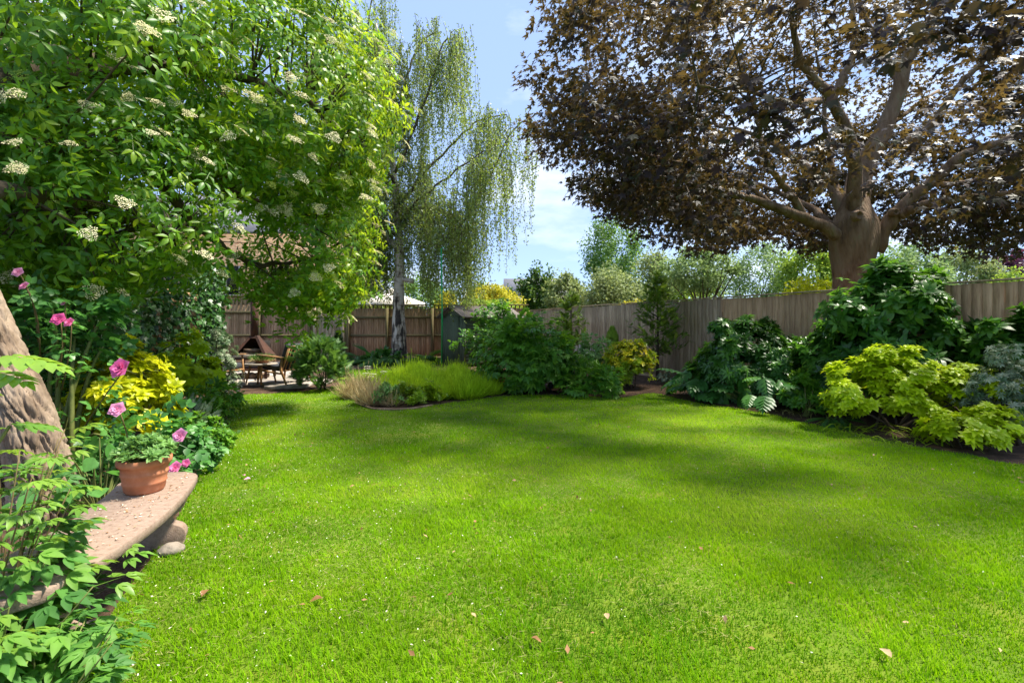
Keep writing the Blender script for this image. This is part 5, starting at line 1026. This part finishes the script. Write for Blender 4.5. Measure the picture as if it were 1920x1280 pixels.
strap('iris_leaves', 'arching narrow leaves at the lawn edge below the tree peony', at(965, 9.3), 26, .42, 'fern', .16, .8, .035)

# ------------------------------------------------------------------ island bed of lavender and feather grass
def tussock(name, label, loc, R, h, n, mat, w=.03, upright=1.0, cat='plant', flat=.9):
    e = empty(name, loc, label, cat); a = RNG.uniform(0, 6.28, n); r = RNG.random(n)**.55; L = h * RNG.uniform(.55, 1.15, n)
    p = np.column_stack([R[0]*r*np.cos(a)*flat, R[1]*r*np.sin(a)*flat, h * .55 * (1 - r*r) * RNG.random(n)])
    d = nrm(np.column_stack([np.cos(a)*r, np.sin(a)*r, np.full(n, upright)]) + RNG.normal(size=(n, 3)) * .28)
    tm = (np.array([[-w/2, 0, 0], [w/2, 0, 0], [-w*.5, .5, .05], [w*.5, .5, .05], [0, 1, -.1]]), np.array([[0, 1, 3], [0, 3, 2], [2, 3, 4]]))
    L = L * (.75 + .5 * fnoise(np.column_stack([p[:, :2] * 7, p[:, 0] * 0]) + loc, 2)); scatter('foliage', tm, p, d, np.column_stack([np.cos(a), np.sin(a), np.zeros(n)]) + UP * .3, L, M[mat], e)
    k = n // 30; q = p[:k] * [.9, .9, 1] + UP * .1 * h; dq = nrm(d[:k] + UP * .7); tip = q + dq * (L[:k] * RNG.uniform(.95, 1.3, k))[:, None]
    twigs('stalks', q, tip, .003, .002, M[mat], e, sides=3, seg=2); ii = np.repeat(np.arange(k), 5)
    scatter('flower_spikes', t_diamond(.5, .1), tip[ii] - dq[ii] * (np.tile(np.arange(5), k) * .013)[:, None], dq[ii] + unit(k * 5) * .7, unit(k * 5), .022, M[mat], e); return e
for (px, Y, R_, h, w, up_, lab) in ((868, 8.9, .40, .44, .035, 1.1, 'tall bright green lavender clump at the front right of the island bed'), (815, 8.7, .30, .36, .035, 1.0, 'low lavender clump at the front middle of the island bed'),
        (790, 9.35, .36, .46, .035, 1.1, 'bright green lavender clump in the middle of the island bed'), (735, 9.2, .28, .42, .035, 1.0, 'lavender clump behind the feather grass'),
        (850, 10.1, .5, .50, .03, 1.8, 'spiky lavender clump at the back right of the island bed'), (775, 10.5, .5, .52, .03, 1.9, 'spiky lavender clump at the back of the island bed before the birch'),
        (712, 10.0, .34, .44, .03, 1.6, 'green lavender clump at the back left of the island bed'), (912, 9.35, .32, .34, .035, .9, 'low lavender clump at the right tip of the island bed'), (760, 8.6, .22, .34, .035, 1.0, 'small lavender tuft behind the yellow-green leafy plant')):
    tussock('lavender_clump', lab, at(px, Y), (R_, R_ * .9), h * .78, int(5200 * R_), 'lavender', w, up_)
bush('sage_plant', 'low yellow-green leafy plant at the front of the island bed', 'plant', at(775, 8.15), .48, .3, .30, 'herb', 420, .075, 'elder_yellow', 32, .1, rosette=True, stem_mat='stem')
bush('sage_plant', 'grey-green leafy plant beside the feather grass', 'plant', at(722, 8.05), .25, .22, .34, 'herb', 220, .07, 'herb', 20, .08, rosette=True, stem_mat='stem')
tussock('feather_grass', 'straw-coloured feather grass at the left tip of the island bed', at(668, 8.75), (.22, .2), .42, 520, 'stipa', .03, .9)
tussock('feather_grass', 'blond feather grass clump at the front left of the island bed', at(697, 8.05), (.2, .18), .36, 520, 'stipa', .03, .9)
tussock('feather_grass', 'short blond grass tuft beside the grey-green plant', at(735, 7.95), (.13, .12), .24, 260, 'stipa', .03, .9)
e = empty('white_umbel_plant', at(686, 8.9), 'thin stems with flat white flower heads above the feather grass', 'flower')
for k in range(6):
    q = A3(RNG.normal() * .16, RNG.normal() * .1, RNG.uniform(.38, .56)); MB().tube([A3(0, 0, 0), q * [.5, .5, .6], q], .004, 5).build('stem', M['stem'], e)
    o = link('flower_head', mesh_np('flower_head', *T['umbel'], M['white_fl'], True), e); o.location = q; o.scale = (.12,) * 3

# ------------------------------------------------------------------ back border and shrubs by the patio
for (px, Y, L, lab) in ((672, 16.8, .75, 'leafy fern at the left end of the back border by the gate'), (700, 16.2, .85, 'large fern left of the birch trunk'), (735, 16.0, .6, 'small fern in front of the birch trunk'), (775, 16.6, .8, 'fern just right of the birch trunk'), (805, 16.9, .7, 'fern between the birch and the shed door')):
    leafy('fern_plant', lab, at(px, Y), 26, L, 'fern', 'fern', .34, .22, 26)
bush('hosta_plant', 'broad-leaved plant at the foot of the birch', 'plant', at(716, 16.6), .5, .4, .45, 'ovate', 160, .26, 'acanthus', 24, .15, stem_mat='stem')
e = bush('feathery_shrub', 'feathery green shrub beside the teak armchair at the patio edge', 'shrub', at(603, 9.95), .48, .45, .98, 'spray', 1500, .20, 'yew', 60, .16, droop=-.3, singles=100)
e = empty('dwarf_conifer', at(634, 12.4), 'small dark pointed conifer in front of the gate', 'conifer'); n = 900; z = RNG.random(n)**.8; a = RNG.uniform(0, 6.28, n); r = .20 * (1 - z)**.75 + .01
MB().tube([A3(0, 0, 0), A3(0, 0, 1.0)], .02, 6).build('trunk', M['bark'], e)
scatter('foliage', 'spray', np.column_stack([r*np.cos(a), r*np.sin(a), .12 + 1.0*z]), np.column_stack([np.cos(a)*.6, np.sin(a)*.6, np.full(n, .8)]), np.column_stack([np.cos(a), np.sin(a), np.full(n, .3)]), .12, M['dark_conifer'], e)

# ------------------------------------------------------------------ left border
iv = empty('ivy_fence', (-6.35, 3.6, 0), 'boundary fence smothered in dark glossy ivy below the elder', 'fence'); L_ = 6.3
for k in range(int(L_ / .3)): MB().box((0, .15 + .3 * k, 1.0), (.02, .28, 2.0)).build('board', M['wood_back'], iv)
n = 9500; y = RNG.random(n) * L_; z = 2.55 * RNG.random(n)**.9; th = .12 + .34 * fnoise(np.column_stack([y * 1.3, z * 1.3, y * 0]), 3) + .10 * RNG.random(n); sd = RNG.random(n)
p = np.column_stack([th, y, z]); endc = sd < .10; p[endc, 1] = L_ + .28 * RNG.random(int(endc.sum())); p[endc, 0] = RNG.uniform(-.35, .4, int(endc.sum()))
d = nrm(A3(.45, 0, -1) + RNG.normal(size=(n, 3)) * .45); up = nrm(A3(1, -.25, .35) + RNG.normal(size=(n, 3)) * .35); up[endc] = nrm(A3(.5, -.8, .3) + RNG.normal(size=(int(endc.sum()), 3)) * .4)
scatter('ivy', 'ivy', p, d, up, RNG.uniform(.055, .11, n), M['ivy'], iv, singles=200, origin=(-6.35, 3.6, 0))
bush('mexican_orange', 'golden yellow shrub behind the pink roses in the left border', 'shrub', at(232, 4.75), .44, .4, 1.13, 'choisya', 520, .10, 'choisya', 50, .12, rosette=True, singles=140, single_tmpl='choisya_fine', upw=.8)
bush('golden_shrub', 'yellow-green shrub between the ivy and the white flower spires', 'shrub', at(348, 7.1), .48, .45, 1.12, 'choisya', 480, .11, 'choisya_lime', 50, .13, rosette=True, singles=60, upw=.8)
bush('pittosporum_shrub', 'slim grey-green small-leaved shrub before the fire pit', 'shrub', at(418, 8.7), .24, .24, 1.32, 'whorl', 520, .065, 'variegated', 40, .11, rosette=True)
e = empty('flower_spires', at(420, 7.6), 'white flower spires above fresh leaves at the lawn edge', 'flower')
for k, (dx, dy, h, ln) in enumerate(((-.16, 0, .62, -.04), (-.05, .1, .66, .0), (.08, -.05, .50, .10), (.14, .05, .58, .16), (-.24, .1, .5, -.08))):
    q0, q1 = A3(dx * .6, dy, 0), A3(dx + ln, dy, h); MB().tube([q0, (q0 + q1) / 2 + A3(.02, 0, 0), q1], [.008, .006, .003], 6).build('stem', M['stem'], e)
    n = 90; t = RNG.uniform(.38, 1, n); a = RNG.uniform(0, 6.28, n); pp = q0 + (q1 - q0) * t[:, None] + np.column_stack([np.cos(a), np.sin(a), np.zeros(n)]) * .014
    scatter('spire', t_hex(.8, .1, .2), pp, np.column_stack([np.cos(a), np.sin(a), np.full(n, -.1)]), UP + unit(n) * .3, .034 * (1.35 - t * .6), M['white_fl'], e)
leafy('spire_foliage', 'fresh green basal leaves below the white spires', at(412, 7.4), 70, .2, 'peony', 'elder_yellow', .32, .32, 60)
bush('herb_plant', 'green cut-leaved plant at the lawn edge in the left border', 'plant', at(392, 6.35), .26, .24, .52, 'peony', 150, .2, 'peony', 22, .1, singles=60, stem_mat='stem')
bush('cotton_lavender', 'silver narrow-leaved plant behind the lowest roses', 'plant', at(345, 5.4), .30, .28, .44, 'spray', 420, .10, 'silver', 40, .12, droop=-.4, stem_mat='stem')
leafy('edge_plant', 'small dark green palmate plant on the lawn edge', at(408, 5.75), 14, .16, 'peony', 'peony', .14, .14, 14)

bush('cranesbill_plant', 'low mounded green plant filling the border behind the low roses', 'plant', A3(-3.35, 5.0, 0), .36, .34, .36, 'herb', 420, .075, 'peony', 30, .1, rosette=True, singles=60, stem_mat='stem')
bush('cranesbill_plant', 'low mounded green plant between the low roses and the lawn', 'plant', A3(-3.05, 4.55, 0), .26, .24, .28, 'herb', 300, .07, 'rose_leaf', 24, .09, rosette=True, singles=60, stem_mat='stem')
def rose_bush(label, loc, rx, ry, h, n, blooms, lift=.3):
    e = bush('rose_bush', label, 'rose bush', loc, rx, ry, h, 'rose', n, .19, 'rose_leaf', 40, .15, singles=150, droop=.15, stem_mat='stem', lift=lift, stem_n=12)
    lm = mesh_np('leaf', *T['rose'], M['rose_leaf'], True)
    mb = {k: mesh_np('bloom', *T['bloom'], M[k], True) for k in ('pink', 'pink_pale')}
    for k, (px, py, Y, s, m) in enumerate(blooms):
        q = P(px, py, Y) - loc; o = link('bloom', mb[m], e); o.location = q; o.scale = (s, s, s); o.rotation_euler = (1.0 + .25 * math.sin(k * 3), .35 * math.cos(k * 2), 0)
        q0 = A3(q[0] * .45, q[1] * .6, max(q[2] - .55, .05)); MB().tube(spline(np.array([q0, (q0 + q) / 2 + A3(.03, 0, .05), q - A3(0, -.01, .01)]), 6), [.006, .0055, .005, .005, .0045, .004], 6).build('stem', M['stem_red'], e)
        for i in range(4):
            o2 = link('leaf', lm, e); t_ = .15 + .2 * i; o2.location = Vector(q0 + (q - q0) * t_ + A3(.02, 0, .03)); o2.scale = (.15,) * 3; o2.rotation_euler = (-.2 - .1 * i, .1, k * 1.3 + i * 2.2)
        c = MB()
        for i in range(5): c.tube([q, q + .55 * s * A3(math.cos(i * 1.26), math.sin(i * 1.26) + .3, -.5)], [.006, .001], 3)
        c.build('sepals', M['stem'], e)
    return e
rose_bush('tall pink rose bush between the elder trunk and the golden shrub', A3(-3.88, 4.2, 0), .38, .36, 1.86, 420, [(112, 600, 3.85, .11, 'pink'), (132, 606, 3.86, .085, 'pink'), (48, 538, 3.75, .08, 'pink_pale'), (36, 512, 3.8, .085, 'pink_pale'), (120, 570, 3.9, .04, 'pink_pale'), (230, 692, 3.6, .155, 'pink')])
rose_bush('low pink rose bush beside the terracotta pot at the lawn edge', A3(-2.98, 3.95, 0), .40, .34, .58, 230, [(222, 769, 3.55, .115, 'pink_pale'), (340, 818, 3.45, .11, 'pink_pale'), (331, 878, 3.3, .095, 'pink'), (350, 868, 3.35, .06, 'pink')], .25)
leafy('hollyhock_plant', 'big rounded matt leaves behind the terracotta pot', A3(-2.85, 3.35, 0), 50, .13, t_ovate(.95, .05, .12), 'rose_leaf', .55, .42, 50, .3)

# leafy plants in the near left corner
def near_plant(name, label, loc, nstem, h, lean, nleaf, size, mats, seed, zmin=.15, stem='stem'):
    r = np.random.default_rng(seed); e = empty(name, loc, label, 'plant'); P_, D_, K_ = [], [], []
    for k in range(nstem):
        a = r.uniform(0, 6.28); tip = A3(math.cos(a) * lean * r.uniform(.4, 1), math.sin(a) * lean * r.uniform(.4, 1), h * r.uniform(.65, 1.05)); base = A3(math.cos(a) * .05, math.sin(a) * .05, 0)
        pth = spline(np.array([base, base * .6 + tip * [.3, .3, .5], tip]), 9); MB().tube(pth, np.linspace(.0045, .002, 9), 6).build('stem', M[stem], e, True)
        for j in range(nleaf):
            t = r.uniform(.35, 1.0) if j else 1.0; q = pth[int(t * 8)]
            if q[2] < zmin: continue
            b_ = a + r.normal() * 1.1; P_.append(q); D_.append([math.cos(b_), math.sin(b_), .15 - .3 * r.random()]); K_.append(t > .88 and r.random() < .7)
    P_, D_, K_ = np.array(P_), np.array(D_), np.array(K_)
    for m, sel in ((mats[0], ~K_), (mats[1], K_)):
        n = int(sel.sum())
        if n: scatter('foliage', 'peony', P_[sel], D_[sel], UP + r.normal(size=(n, 3)) * .25, size * (.7 if m == mats[1] else 1) * r.uniform(.75, 1.15, n), M[m], e, singles=n, origin=loc)
    return e
near_plant('astilbe_plant', 'tall leafy plant with arching stems in front of the bench', A3(-1.90, 1.75, 0), 14, .84, .34, 9, .19, ('fore', 'fore_young'), 5, .25, 'stem_red')
near_plant('astilbe_plant', 'leafy plant whose sprigs cross the near end of the bench', A3(-1.80, 1.86, 0), 6, .40, .34, 6, .18, ('fore', 'fore_young'), 6, .15)
near_plant('astilbe_plant', 'mid-green leafy plant hiding the near foot of the bench', A3(-1.68, 1.56, 0), 15, .45, .32, 9, .19, ('fore', 'fore_young'), 17, .12)
near_plant('peony_plant', 'dense blue-green leafy plant in the bottom left corner', A3(-1.42, 1.42, 0), 18, .32, .30, 10, .18, ('fore', 'fore'), 8, .08)
near_plant('astilbe_plant', 'pale young shoots rising beside the elder trunk', A3(-2.3, 2.2, 0), 6, .80, .2, 5, .17, ('fore', 'fore_young'), 12, .3, 'stem_red')
e = empty('tall_stalk_plant', A3(-1.75, 1.45, 0), 'pale green broad cut leaves held out on long stalks before the elder trunk', 'plant')
me = mesh_np('leaf', *T['lobed'], M['fore_young'], True)
for (x, y, z, a, s) in ((-1.58, 1.5, 1.20, -1.35, .19), (-1.64, 1.52, 1.15, -1.7, .16), (-1.68, 1.5, 1.10, .6, .15), (-1.62, 1.56, .98, -.9, .13)):
    q = A3(x + 1.75, y - 1.45, z); o = link('leaf', me, e); o.location = q; o.scale = (s,) * 3; o.rotation_euler = (-.1, .1, a); MB().tube(spline(np.array([A3(0, 0, 0), A3(q[0] * .3, q[1] * .3, z * .7), q]), 8), .005, 6).build('stalk', M['stem'], e, True)
